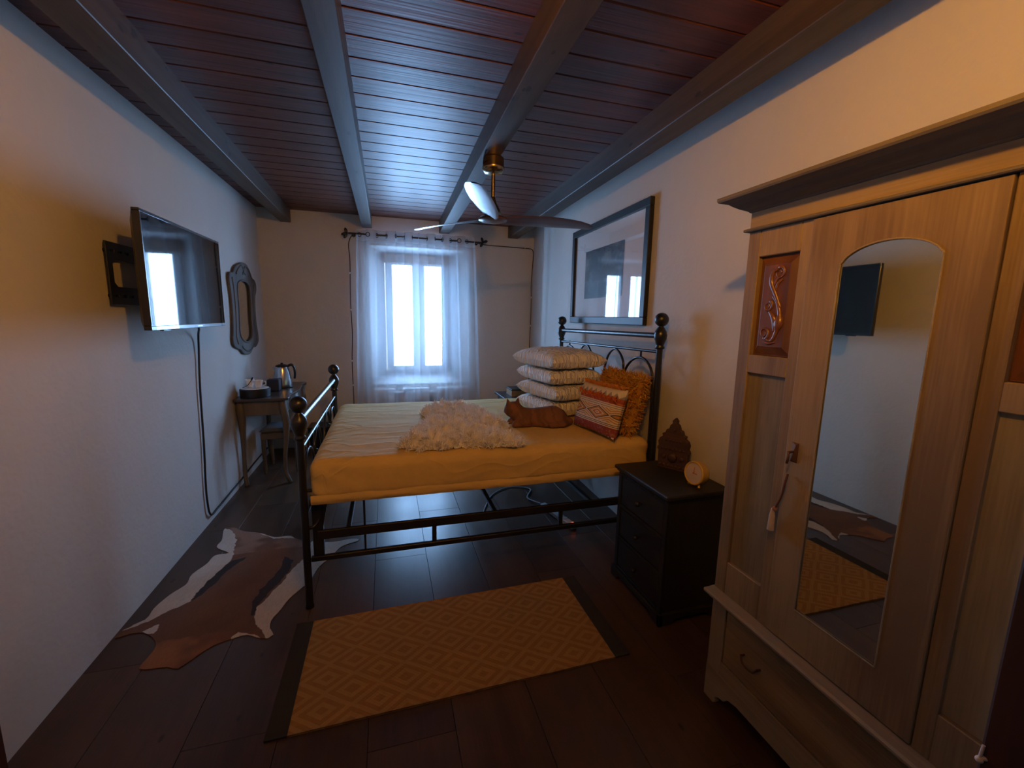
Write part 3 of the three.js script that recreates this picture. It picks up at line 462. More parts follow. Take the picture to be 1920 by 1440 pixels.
// ---------------------------------------------------------------- wardrobe
{
  const F = 1.21, ZA = -1.243, ZC = -0.795, ZE = 2 * ZC - ZA, D = 1.6;     // front plane, far end, centre, near end, back
  const paint = [51, 52, 53].map((s) => std({ map: woodTex([0.27, 0.198, 0.105], [0.15, 0.10, 0.05], s, { len: 2, wid: 0.5, streak: 12, contrast: 1.25 }), roughness: 0.62 }));
  const paintPale = std({ map: woodTex([0.29, 0.24, 0.16], [0.19, 0.148, 0.092], 54, { len: 2, wid: 0.5, streak: 18 }), roughness: 0.62 });
  const panelGrey = std({ map: woodTex([0.24, 0.205, 0.13], [0.14, 0.112, 0.064], 55, { len: 2, wid: 0.5, streak: 10, contrast: 1.25 }), roughness: 0.6 });
  const walnut = phy({ map: woodTex([0.17, 0.068, 0.028], [0.085, 0.032, 0.014], 56, { len: 0.8, wid: 0.3 }), roughness: 0.32, clearcoat: 0.35, clearcoatRoughness: 0.25 });
  const grey = std({ map: woodTex([0.15, 0.13, 0.10], [0.09, 0.075, 0.058], 57, { len: 2, wid: 0.4 }), roughness: 0.6 });
  const t = thing('wardrobe', 'weathered wooden wardrobe with an arched mirror door and carved panels', 'wardrobe', [1.41, 0, ZC]);
  const U = (g, a = 'y') => uvBox(g, a, rr(0, 3), rr(0, 2));
  part(t, 'carcass', U(b2(F + 0.02, D, 0.06, 1.9, ZA, ZE, 0.004)), paint[0]);
  // cornice: profile in x/y, swept along the front with mitred returns
  const prof = [[F + 0.004, 1.866], [F - 0.006, 1.868], [F - 0.012, 1.872], [F - 0.04, 1.879], [F - 0.062, 1.887], [F - 0.074, 1.893], [F - 0.108, 1.898], [F - 0.112, 1.903], [F - 0.112, 1.912], [F + 0.004, 1.914]];
  const rows = [], e = (x) => Math.max(0, F - x) * 0.35;
  for (const [x, y] of prof) rows.push([[D, y, ZA - e(x)], [x, y, ZA - e(x)], [x, y, ZE + e(x)], [D, y, ZE + e(x)]]);
  const pos = [], idx = []; rows.forEach((r) => r.forEach((p) => pos.push(...p))); for (let i = 0; i < rows.length - 1; i++) for (let k = 0; k < 3; k++) { const a = i * 4 + k, b = a + 1; idx.push(a, b, a + 4, b, b + 4, a + 4); }
  const L = (rows.length - 1) * 4; idx.push(L, L + 1, L + 2, L, L + 2, L + 3);
  const cg = new THREE.BufferGeometry(); cg.setAttribute('position', new THREE.Float32BufferAttribute(pos, 3)); cg.setIndex(idx); let cf = clean(cg.toNonIndexed()); cf.computeVertexNormals(); 
  grey.side = THREE.DoubleSide; part(t, 'cornice', uvBox(cf, 'z'), grey, { label: 'grey moulded cornice' });
  part(t, 'frieze', U(b2(F, F + 0.025, 1.812, 1.87, ZA, ZE, 0.002), 'z'), paint[1]);
  part(t, 'bead', U(b2(F - 0.018, F + 0.02, 1.803, 1.813, ZA - 0.012, ZE + 0.012, 0.003), 'z'), grey, { label: 'narrow grey moulding' });
  // side sections: stiles, rails, carved panel above a plain one
  for (const [i, s] of [1, -1].entries()) {
    const Z = (d) => (s > 0 ? ZA + d : ZE - d), bb = (y0, y1, d0, d1, x0 = F, x1 = F + 0.022, c = 0.0025) => { const a = Z(d0), b = Z(d1); return b2(x0, x1, y0, y1, Math.min(a, b), Math.max(a, b), c); };
    const fr = part(t, 'side_frame', [bb(0.475, 1.803, 0, 0.05), bb(0.475, 1.803, 0.2, 0.236), bb(1.716, 1.803, 0.05, 0.2), bb(1.325, 1.388, 0.05, 0.2), bb(0.475, 0.605, 0.05, 0.2)].map((g) => U(g)), paint[i + 1]);
    part(fr, 'plain_panel', [U(bb(0.6, 1.33, 0.045, 0.205, F + 0.014, F + 0.021))], panelGrey, { label: 'plain greyish panel' });
    const cp = part(fr, 'carved_panel', [U(bb(1.388, 1.716, 0.05, 0.2, F + 0.016, F + 0.021)), U(hull([[F + 0.016, 1.392, Z(0.054)], [F + 0.016, 1.712, Z(0.054)], [F + 0.016, 1.712, Z(0.196)], [F + 0.016, 1.392, Z(0.196)], [F + 0.004, 1.42, Z(0.078)], [F + 0.004, 1.684, Z(0.078)], [F + 0.004, 1.684, Z(0.172)], [F + 0.004, 1.42, Z(0.172)]]))], walnut, { label: 'dark varnished carved panel' });
    const sc = (pts, r) => { const g = sweep(pts.map(([a, b, k]) => [F + 0.003, b, Z(a), (k ?? 1) * r * 0.7, (k ?? 1) * r]), 8); return g; };
    const spiral = (ca, cb, r0, turns, dir, a0) => { const o = []; for (let k = 0; k <= 14; k++) { const q = k / 14, a = a0 + dir * turns * 6.283 * q, r = r0 * (1 - 0.72 * q); o.push([ca + Math.cos(a) * r, cb + Math.sin(a) * r, 0.9 - 0.4 * q]); } return o; };
    part(cp, 'carving', [
      sc([[0.098, 1.448, 0.5], [0.13, 1.44, 0.7], [0.148, 1.475, 1], [0.152, 1.52, 1], [0.14, 1.56, 0.8], [0.12, 1.585, 0.6]], 0.0075), sc(spiral(0.1, 1.463, 0.02, 1.3, 1, -1.2), 0.006), sc(spiral(0.105, 1.552, 0.018, 1.3, -1, 1.2), 0.006),
      sc([[0.152, 1.545, 0.6], [0.128, 1.59, 0.9], [0.108, 1.63, 1], [0.112, 1.66, 0.9], [0.14, 1.676, 0.6]], 0.0075), sc(spiral(0.137, 1.656, 0.02, 1.3, -1, 1.9), 0.006), sc([[0.128, 1.6, 0.4], [0.135, 1.625, 0.8], [0.15, 1.635, 0.4]], 0.007), sc([[0.118, 1.612, 0.4], [0.13, 1.638, 0.8], [0.146, 1.645, 0.3]], 0.006),
      sc([[0.112, 1.535, 0.4], [0.132, 1.51, 1], [0.138, 1.47, 0.5]], 0.009), sc([[0.1, 1.435, 0.4], [0.12, 1.43, 0.8], [0.145, 1.435, 0.4]], 0.006)], walnut);
  }
  // mirror door
  const A = -1.005, Bz = 2 * ZC - A, m0 = -0.911, m1 = 2 * ZC - m0, arch = []; for (let k = 0; k <= 16; k++) { const q = k / 16; arch.push([lerp(m0, m1, q), 1.662 + 0.066 * Math.sqrt(Math.max(0, 1 - Math.pow(2 * q - 1, 2) * 0.92)) - 0.019]); }
  const dense = (a) => a;
  const toFront = (g, x) => { g.rotateY(Math.PI / 2); g.scale(1, 1, -1); const ix = clean(g), p = ix.attributes.position, n = ix.attributes.normal, uvA = ix.attributes.uv; for (let i = 0; i < p.count; i += 3) { for (const a of [p, n, uvA]) { const s = a.itemSize, q = Array.from(a.array.slice((i + 1) * s, (i + 2) * s)); for (let c = 0; c < s; c++) { a.array[(i + 1) * s + c] = a.array[(i + 2) * s + c]; a.array[(i + 2) * s + c] = q[c]; } } } ix.translate(x, 0, 0); return ix; };
  const hole = [[m0, 0.612], [m1, 0.612], ...arch.slice().reverse().map(([z, y]) => [z, y])];
  const dr = part(t, 'mirror_door', U(toFront(plate([[A, 0.482], [Bz, 0.482], [Bz, 1.8], [A, 1.8]], 0.026, 0.0025, [hole]), F - 0.006)), paint[2]);
  part(dr, 'mirror', toFront(plate([[m0 - 0.004, 0.608], [m1 + 0.004, 0.608], [m1 + 0.004, 1.735], [m0 - 0.004, 1.735]], 0.003, 0), F - 0.002), M.mirror);
  part(dr, 'mirror_bead', dense([...hole, hole[0]]).map((q, i, a) => i ? rod([F - 0.0055, a[i - 1][1], a[i - 1][0]], [F - 0.0055, q[1], q[0]], 0.0026, 6) : null).filter(Boolean), paintPale, { label: 'pale worn bead around the mirror' });
  part(dr, 'escutcheon', [hull([[F - 0.007, 1.072, -0.985], [F - 0.007, 1.072, -0.962], [F - 0.007, 1.135, -0.985], [F - 0.007, 1.135, -0.962], [F - 0.012, 1.08, -0.98], [F - 0.012, 1.128, -0.968]]), rod([F - 0.01, 1.105, -0.975], [F - 0.03, 1.105, -0.975], 0.004), tube([[F - 0.03, 1.105, -0.975], [F - 0.034, 1.085, -0.972], [F - 0.03, 1.07, -0.977], [F - 0.022, 1.078, -0.98]], 0.004, 14, 6)], std({ color: C(0.16, 0.075, 0.035), roughness: 0.45, metalness: 0.6 }), { label: 'dark copper lock plate' });
  // base: moulding, drawer front, plinth with bracket feet
  part(t, 'waist_moulding', [U(b2(F - 0.036, F + 0.02, 0.448, 0.466, ZA - 0.02, ZE + 0.02, 0.006), 'z'), U(b2(F - 0.018, F + 0.02, 0.43, 0.45, ZA - 0.01, ZE + 0.01, 0.006), 'z'), U(hull([[F - 0.03, 0.466, ZA - 0.012], [F - 0.03, 0.466, ZE + 0.012], [F + 0.02, 0.482, ZA], [F + 0.02, 0.482, ZE], [F + 0.02, 0.466, ZA], [F + 0.02, 0.466, ZE]]), 'z')], paintPale);
  part(t, 'base_frame', [U(b2(F, F + 0.022, 0.06, 0.432, ZA, ZA + 0.068, 0.002)), U(b2(F, F + 0.022, 0.06, 0.432, ZE - 0.068, ZE, 0.002)), U(b2(F, F + 0.022, 0.418, 0.432, ZA + 0.068, ZE - 0.068, 0.001), 'z'), U(b2(F, F + 0.022, 0.12, 0.195, ZA + 0.068, ZE - 0.068, 0.001), 'z')], paintPale);
  const w = part(t, 'drawer', U(b2(F + 0.003, F + 0.03, 0.198, 0.415, ZA + 0.071, ZE - 0.071, 0.004), 'z'), paint[0]);
  for (const z of [ZA + 0.2, ZE - 0.2]) part(w, 'handle', [rod([F + 0.004, 0.31, z - 0.035], [F - 0.012, 0.31, z - 0.035], 0.004), rod([F + 0.004, 0.31, z + 0.035], [F - 0.012, 0.31, z + 0.035], 0.004), tube([[F - 0.012, 0.31, z - 0.035], [F - 0.016, 0.29, z - 0.02], [F - 0.016, 0.29, z + 0.02], [F - 0.012, 0.31, z + 0.035]], 0.0035, 16, 6)], std({ color: C(0.13, 0.06, 0.03), roughness: 0.5, metalness: 0.5 }));
  const foot = [[0, 0], [0.05, 0], [0.062, 0.012], [0.058, 0.03], [0.075, 0.045], [0.1, 0.05], [0.12, 0.075], [0.16, 0.085], [0.448, 0.088]];
  const out = [...foot.map(([a, b]) => [ZA + a, b]), ...foot.slice(0, -1).reverse().map(([a, b]) => [ZE - a, b]), [ZE, 0.14], [ZA, 0.14]];
  part(t, 'plinth', U(toFront(plate(out, 0.022, 0.002), F - 0.001), 'z'), paintPale);
  // key with a tassel hanging from the lock
  const k = thing('key_tassel', 'twisted cord tassel hanging from the wardrobe key', 'tassel', [F - 0.02, 0.8, -0.99]);
  part(k, 'cord', tube([[F - 0.012, 1.03, -0.983], [F - 0.018, 1.0, -0.984], [F - 0.016, 0.955, -0.992], [F - 0.02, 0.91, -1.004]], 0.0035, 24, 6), std({ color: C(0.10, 0.035, 0.015), roughness: 0.9 }));
  part(k, 'skirt', [lathe([[0, 0.03], [0.005, 0.028], [0.006, 0.02], [0.009, 0.0], [0.011, -0.045], [0, -0.05]], 12, F - 0.02, 0.875, -1.013)], std({ color: C(0.5, 0.4, 0.28), roughness: 0.9 }));
  part(k, 'head', ball(F - 0.02, 0.905, -1.006, 0.008, 10, 8), std({ color: C(0.3, 0.13, 0.06), roughness: 0.8 }));
}

// ---------------------------------------------------------------- black chest by the bed
{
  const dk = std({ map: woodTex([0.022, 0.02, 0.016], [0.012, 0.011, 0.009], 61, { len: 1, wid: 0.4 }), roughness: 0.5 });
  const x0 = 1.262, x1 = 1.62, z0 = -2.07, z1 = -1.622, H = 0.68;
  const t = thing('chest_of_drawers', 'black three-drawer chest between the bed and the wardrobe', 'chest', [1.44, 0, -1.85]);
  part(t, 'top', uvBox(b2(x0 - 0.022, x1, H - 0.022, H, z0 - 0.018, z1 + 0.018, 0.005), 'z'), dk);
  part(t, 'body', [b2(x0 + 0.018, x1 - 0.003, 0.05, H - 0.03, z0 + 0.004, z1 - 0.004, 0.003), b2(x0 - 0.01, x1 - 0.003, H - 0.034, H - 0.021, z0 - 0.008, z1 + 0.008, 0.004)].map((g) => uvBox(g, 'y')), dk);
  part(t, 'front_frame', [b2(x0, x0 + 0.02, 0.05, H - 0.034, z0 + 0.002, z0 + 0.03, 0.002), b2(x0, x0 + 0.02, 0.05, H - 0.034, z1 - 0.03, z1 - 0.002, 0.002), ...[0.068, 0.258, 0.448, 0.632].map((y) => b2(x0 + 0.001, x0 + 0.02, y - 0.009, y + 0.009, z0 + 0.03, z1 - 0.03, 0.002))], dk);
  for (let k = 0; k < 3; k++) { const y = 0.079 + k * 0.19; const d = part(t, 'drawer', uvBox(b2(x0 + 0.004, x0 + 0.022, y, y + 0.166, z0 + 0.033, z1 - 0.033, 0.004), 'z', k), dk); part(d, 'handle', [rod([x0 + 0.004, y + 0.083, -1.846], [x0 - 0.01, y + 0.083, -1.846], 0.006), ball(x0 - 0.016, y + 0.083, -1.846, 0.014, 14, 10)], M.black); }
  part(t, 'plinth', [plate([[z0 - 0.012, 0], [z0 + 0.05, 0], [z0 + 0.075, 0.03], [z1 - 0.075, 0.03], [z1 - 0.05, 0], [z1 + 0.012, 0], [z1 + 0.012, 0.062], [z0 - 0.012, 0.062]], 0.022, 0.003).rotateY(-Math.PI / 2).translate(x0 + 0.012, 0, 0), plate([[x0 - 0.01, 0], [x0 + 0.06, 0], [x0 + 0.09, 0.03], [x1 - 0.09, 0.03], [x1 - 0.06, 0], [x1 - 0.004, 0], [x1 - 0.004, 0.062], [x0 - 0.01, 0.062]], 0.02, 0.003).translate(0, 0, z1 - 0.008)], dk);
  // carved gable-shaped ornament
  const br = std({ map: woodTex([0.075, 0.032, 0.02], [0.035, 0.015, 0.01], 62, { len: 0.6, wid: 0.3 }), roughness: 0.6 });
  const o = thing('carved_ornament', 'dark carved wooden ornament shaped like a stepped gable', 'ornament', [1.53, H, -1.95]);
  const half = [[0.082, 0], [0.082, 0.10], [0.09, 0.105], [0.088, 0.118], [0.082, 0.125], [0.086, 0.15], [0.078, 0.17], [0.062, 0.182], [0.066, 0.196], [0.05, 0.202], [0.044, 0.222], [0.03, 0.228], [0.024, 0.25], [0.012, 0.262], [0.014, 0.276], [0.0, 0.292]];
  const body = part(o, 'body', plate([...half.map(([a, b]) => [a, b]), ...half.slice(0, -1).reverse().map(([a, b]) => [-a, b])], 0.035, 0.004).rotateY(-Math.PI / 2 + 0.55).translate(1.53, H, -1.945), br);
  const rel = []; const rv = (a, b, r) => { const g = ball(0, 0, 0, r, 10, 8); g.scale(1, 1, 0.5); g.translate(a, b, 0.035); return g; };
  for (let k = 0; k < 7; k++) rel.push(rv(-0.066 + k * 0.022, 0.02, 0.009), rv(-0.06 + k * 0.02, 0.115, 0.008)); for (let k = 0; k < 5; k++) rel.push(rv(-0.04 + k * 0.02, 0.165, 0.008)); rel.push(rv(0, 0.225, 0.012), rv(0, 0.068, 0.028), rv(-0.05, 0.068, 0.015), rv(0.05, 0.068, 0.015));
  part(body, 'relief', rel.map((g) => g.rotateY(-Math.PI / 2 + 0.55).translate(1.53, H, -1.945)), br);
  // round alarm clock
  const c = thing('alarm_clock', 'small round yellow alarm clock on the black chest', 'clock', [1.475, H, -1.70]);
  const yl = phy({ color: C(0.62, 0.38, 0.05), roughness: 0.4, clearcoat: 0.3 }), tr = (g) => g.rotateX(-0.12).rotateY(-Math.PI / 2 + 0.12).translate(1.475, H + 0.066, -1.70);
  const cs = part(c, 'case', tr(lathe([[0, -0.036], [0.05, -0.034], [0.058, -0.02], [0.06, 0.015], [0.058, 0.022], [0.052, 0.022], [0.051, 0.016], [0, 0.016]], 36).rotateX(Math.PI / 2)), yl);
  part(cs, 'dial', tr(clean(new THREE.CircleGeometry(0.051, 32)).translate(0, 0, 0.0165)), std({ color: C(0.55, 0.47, 0.42), roughness: 0.6 }));
  part(cs, 'hands', [tr(b2(-0.002, 0.002, -0.004, 0.03, 0.018, 0.0195, 0)), tr(b2(-0.004, 0.022, -0.002, 0.002, 0.0198, 0.021, 0)), tr(rod([0, 0, 0.017], [0, 0, 0.023], 0.004))], std({ color: C(0.4, 0.12, 0.05), roughness: 0.6 }));
  for (const s of [-1, 1]) part(c, 'foot', tr(rod([s * 0.026, -0.05, 0], [s * 0.034, -0.066, 0.004], 0.006)), yl);
}

// ---------------------------------------------------------------- far bedside table with a wooden box
{
  const dk = std({ color: C(0.02, 0.018, 0.017), roughness: 0.45 });
  const t = thing('bedside_table', 'small black bedside table behind the bed by the window wall', 'table', [1.36, 0, -4.25]);
  part(t, 'top', b2(1.13, 1.67, 0.665, 0.69, -4.5, -4.02, 0.004), dk); part(t, 'apron', b2(1.16, 1.65, 0.56, 0.665, -4.48, -4.05, 0.003), dk);
  for (const [x, z] of [[1.18, -4.46], [1.63, -4.46], [1.18, -4.07], [1.63, -4.07]]) part(t, 'leg', b2(x - 0.02, x + 0.02, 0, 0.6, z - 0.02, z + 0.02, 0.003), dk);
  const b = thing('wooden_box', 'honey-coloured wooden box with a dark lid on the far bedside table', 'box', [1.38, 0.69, -4.25]);
  part(b, 'body', uvBox(b2(1.225, 1.53, 0.69, 0.752, -4.36, -4.15, 0.003), 'x'), std({ map: woodTex([0.36, 0.18, 0.06], [0.22, 0.1, 0.035], 71, { len: 0.6, wid: 0.2 }), roughness: 0.5 }));
  part(b, 'lid', b2(1.22, 1.535, 0.752, 0.768, -4.365, -4.145, 0.003), dk);
  const tissue = grid(14, 14, (u, v) => [1.38 + (u - 0.5) * 0.16, 0.771 + 0.04 * Math.pow(fbm(u * 3 + 1, v * 3, 2), 1.5) * 2 * (1 - Math.abs(u - 0.5)) + (u < 0.3 ? 0 : 0.01), -4.25 + (v - 0.5) * 0.12]);
  solo('tissue', 'crumpled white tissue on the wooden box', 'tissue', tissue, std({ color: C(0.7, 0.7, 0.7), roughness: 0.9, side: THREE.DoubleSide }));
}

// ---------------------------------------------------------------- floor coverings
{
  const rx0 = -0.452, rx1 = 1.022, rz0 = -2.09, rz1 = -1.485, bw = 0.075;
  const t = thing('rug', 'woven ochre rug with concentric diamonds and dark end bands', 'rug', [0.285, 0, -1.79]);
  const diamond = colTex(1024, 512, (u, v) => {
    const X = u * 1.324, Y = v * 0.605, P = 0.21, a = (((X / P) % 1) + 1) % 1 - 0.5, row = Y / 0.1525, b = ((row % 1) + 1) % 1 - 0.5, d = Math.abs(a) + Math.abs(b), k = Math.floor(d * 7.0 + 0.15) % 2;
    const th = 0.5 + 0.5 * Math.sin(X * 900) * Math.sin(Y * 700), n = fbm(X * 60, Y * 60, 2);
    const c = k ? [0.42, 0.245, 0.07] : [0.345, 0.175, 0.045]; return c.map((q) => q * (0.86 + 0.16 * th + 0.12 * (n - 0.5)));
  });
  const gb = valTex(512, 256, (u, v) => 0.5 + 0.5 * Math.sin(u * 512 * 0.9) * Math.sin(v * 256 * 0.9));
  const wavy = (x0, x1) => { const top = [], g = grid(60, 30, (u, v) => { const x = lerp(x0, x1, u), z = lerp(rz0, rz1, v) + 0.004 * (fbm(x * 5, v * 9, 2) - 0.5) - 0.012 * (x - 0.3); return [x, 0.007 + 0.003 * fbm(x * 4, z * 4, 2), z]; }); const p = g.attributes.position; let s = [[0, 0], [1, 0], [1, 1], [0, 1]]; return g; };
  const skirt = (g0, nu = 60, nv = 30) => { const p = g0.attributes.position, pos = Array.from(p.array), uv = Array.from(g0.attributes.uv.array), idx = Array.from(g0.index.array), ring = []; for (let i = 0; i <= nu; i++) ring.push(i); for (let j = 1; j <= nv; j++) ring.push(j * (nu + 1) + nu); for (let i = nu - 1; i >= 0; i--) ring.push(nv * (nu + 1) + i); for (let j = nv - 1; j >= 1; j--) ring.push(j * (nu + 1)); const b = pos.length / 3; for (const r of ring) { pos.push(p.getX(r), 0.0006, p.getZ(r)); uv.push(uv[r * 2], uv[r * 2 + 1]); } for (let k = 0; k < ring.length; k++) { const k2 = (k + 1) % ring.length; idx.push(ring[k], b + k, ring[k2], ring[k2], b + k, b + k2); } const g = new THREE.BufferGeometry(); g.setAttribute('position', new THREE.Float32BufferAttribute(pos, 3)); g.setAttribute('uv', new THREE.Float32BufferAttribute(uv, 2)); g.setIndex(idx); g.computeVertexNormals(); return g; };
  const flipI = (g) => { const a = g.index.array; for (let i = 0; i < a.length; i += 3) { const q = a[i]; a[i] = a[i + 1]; a[i + 1] = q; } g.computeVertexNormals(); return g; };
  part(t, 'field', skirt(flipI(wavy(rx0 + bw, rx1 - bw))), std({ map: diamond, roughness: 1, bumpMap: gb, bumpScale: 0.0015, side: THREE.DoubleSide }));
  const dark = std({ color: C(0.045, 0.04, 0.028), roughness: 1, bumpMap: gb, bumpScale: 0.0015, side: THREE.DoubleSide });
  for (const [a, b] of [[rx0, rx0 + bw - 0.001], [rx1 - bw + 0.001, rx1]]) part(t, 'end_band', skirt(flipI(wavy(a, b))), dark, { label: 'dark end band' });
}
{ // antelope hide, half under the bed
  const O = [[-1.236, -2.199], [-1.238, -2.236], [-1.208, -2.277], [-1.167, -2.311], [-1.169, -2.395], [-1.141, -2.502], [-1.1, -2.578], [-1.109, -2.674], [-1.069, -2.779], [-1.055, -2.87], [-0.981, -2.875], [-1.083, -2.978], [-1.081, -3.058], [-1.114, -3.241], [-1.057, -3.237], [-0.995, -3.17], [-0.869, -3.108], [-0.755, -3.021], [-0.661, -3.016], [-0.622, -2.968], [-0.505, -2.901], [-0.381, -2.86], [-0.242, -2.871], [-0.205, -2.843], [-0.306, -2.795], [-0.368, -2.676], [-0.425, -2.567], [-0.447, -2.46], [-0.484, -2.384], [-0.531, -2.305], [-0.558, -2.211], [-0.58, -2.154], [-0.575, -2.094], [-0.547, -2.034], [-0.564, -2.021], [-0.601, -2.031], [-0.669, -2.072], [-0.733, -2.057], [-0.783, -2.04], [-0.824, -2.0], [-0.859, -1.953], [-0.883, -1.926], [-0.939, -1.952], [-0.975, -1.954], [-1.04, -1.968], [-1.035, -2.024], [-1.033, -2.09], [-1.057, -2.139], [-1.102, -2.187], [-1.139, -2.211], [-1.19, -2.216]];
  const Wt = [[[-1.249, -2.238], [-1.208, -2.277], [-1.2, -2.311], [-1.2, -2.395], [-1.16, -2.502], [-1.13, -2.578], [-1.13, -2.674], [-1.09, -2.779], [-1.075, -2.87], [-1.0, -2.875], [-1.1, -2.978], [-1.1, -3.058], [-1.13, -3.26], [-1.051, -3.174], [-0.992, -3.044], [-0.954, -2.86], [-0.944, -2.778], [-0.972, -2.68], [-1.0, -2.578], [-1.009, -2.491], [-1.018, -2.411], [-1.054, -2.375], [-1.111, -2.326], [-1.151, -2.286], [-1.2, -2.261]], [[-1.142, -2.217], [-1.112, -2.237], [-1.086, -2.254], [-1.078, -2.209], [-1.087, -2.179]], [[-0.509, -2.93], [-0.242, -2.9], [-0.19, -2.85], [-0.29, -2.78], [-0.34, -2.676], [-0.4, -2.567], [-0.42, -2.46], [-0.46, -2.384], [-0.51, -2.305], [-0.54, -2.211], [-0.55, -2.154], [-0.55, -2.094], [-0.53, -2.034], [-0.564, -2.01], [-0.606, -2.073], [-0.647, -2.142], [-0.678, -2.265], [-0.64, -2.346], [-0.601, -2.447], [-0.567, -2.604], [-0.528, -2.685]], [[-0.733, -2.04], [-0.669, -2.06], [-0.595, -2.02], [-0.661, -2.083], [-0.709, -2.092]], [[-0.80, -3.08], [-0.66, -3.04], [-0.63, -2.97], [-0.68, -2.985], [-0.755, -3.0], [-0.87, -3.10]]];
  const Dk = [[[-0.936, -2.776], [-0.862, -2.804], [-0.895, -2.734], [-0.932, -2.642], [-0.954, -2.54], [-0.981, -2.448], [-1.011, -2.409], [-1.009, -2.491], [-1.0, -2.578], [-0.972, -2.68]], [[-0.641, -2.746], [-0.582, -2.684], [-0.587, -2.551], [-0.625, -2.428], [-0.654, -2.349], [-0.677, -2.287], [-0.67, -2.209], [-0.69, -2.214], [-0.704, -2.316], [-0.698, -2.422], [-0.665, -2.517], [-0.638, -2.622]]];
  const inP = (poly, x, z) => { let c = false; for (let i = 0, j = poly.length - 1; i < poly.length; j = i++) { const [xi, zi] = poly[i], [xj, zj] = poly[j]; if ((zi > z) !== (zj > z) && x < (xj - xi) * (z - zi) / (zj - zi) + xi) c = !c; } return c; };
  const tex = colTex(512, 640, (u, v) => {
    const x0 = lerp(-1.3, -0.15, u), z0 = lerp(-3.3, -1.9, v), x = x0 + 0.022 * (fbm(x0 * 26, z0 * 26, 3) - 0.5), z = z0 + 0.022 * (fbm(x0 * 26 + 9, z0 * 26 + 3, 3) - 0.5), hair = fbm(x0 * 260, z0 * 60, 2), p = fbm(x0 * 6, z0 * 6, 3);
    let c = mix3([0.105, 0.043, 0.018], [0.19, 0.083, 0.034], p); if (z > -2.12) c = mix3(c, [0.30, 0.13, 0.05], sm(0.4, 0.7, p)); if (z < -2.85) c = mix3(c, [0.24, 0.13, 0.085], sm(0.35, 0.65, fbm(x0 * 9, z0 * 9 + 5, 2)));
    if (Wt.some((q) => inP(q, x, z))) c = mix3([0.50, 0.43, 0.36], [0.58, 0.53, 0.47], p); else if (Dk.some((q) => inP(q, x, z))) c = [0.022, 0.013, 0.011];
    return c.map((q) => q * (0.88 + 0.24 * hair));
  });
  const sh = new THREE.Shape(smoothPts(O, 150).map(([x, z]) => new THREE.Vector2(x, -z)));
  const ge = new THREE.ExtrudeGeometry(sh, { depth: 0.002, bevelEnabled: true, bevelThickness: 0.001, bevelSize: 0.001, bevelSegments: 1 }); ge.rotateX(-Math.PI / 2); const g = clean(ge), p = g.attributes.position, uv = g.attributes.uv;
  for (let i = 0; i < p.count; i++) uv.setXY(i, (p.getX(i) + 1.3) / 1.15, (p.getZ(i) + 3.3) / 1.4);
  g.translate(0, 0.0015, 0);
  solo('animal_hide', 'brown and white antelope hide spread on the floor at the foot of the bed', 'hide', g, std({ map: tex, roughness: 0.8, bumpMap: weave, bumpScale: 0.001 }), [-0.8, 0, -2.5]);
}
{ // power strip with a glowing switch, and its cable
  const t = thing('power_strip', 'white power strip with a glowing orange switch under the bed', 'power strip', [1.22, 0, -2.82]);
  const a = V(1.262, 0.02, -2.62), b = V(1.17, 0.02, -3.03), d = b.clone().sub(a), ang = Math.atan2(d.x, d.z), mid = a.clone().add(b).multiplyScalar(0.5), put = (g) => g.rotateY(ang).translate(mid.x, 0.0, mid.z), L = d.length();
  part(t, 'housing', put(cbox(0.05, 0.036, L, 0, 0.019, 0, 0.006)), std({ color: C(0.45, 0.45, 0.44), roughness: 0.5 }));
  part(t, 'switch', put(cbox(0.028, 0.022, 0.03, 0, 0.034, -L / 2 + 0.018, 0.004)), std({ color: C(0.7, 0.1, 0.02), emissive: C(1, 0.12, 0.01), emissiveIntensity: 2.2, roughness: 0.4 }), { label: 'glowing orange switch' });
  for (let k = 0; k < 4; k++) part(t, 'socket', put(lathe([[0, 0.0], [0.018, 0.0], [0.019, 0.002], [0.017, 0.002], [0.016, 0.0008], [0, 0.0008]], 18, 0, 0.0372, -0.09 + k * 0.075)), M.white);
  solo('cable', 'pale cable curling across the floor under the bed', 'cable', tube([[1.16, 0.02, -3.05], [1.1, 0.01, -3.2], [1.18, 0.008, -3.38], [1.02, 0.008, -3.46], [0.85, 0.008, -3.36], [0.72, 0.008, -3.12], [0.66, 0.008, -2.96]], 0.006, 60, 6), std({ color: C(0.3, 0.3, 0.31), roughness: 0.5 }));
}
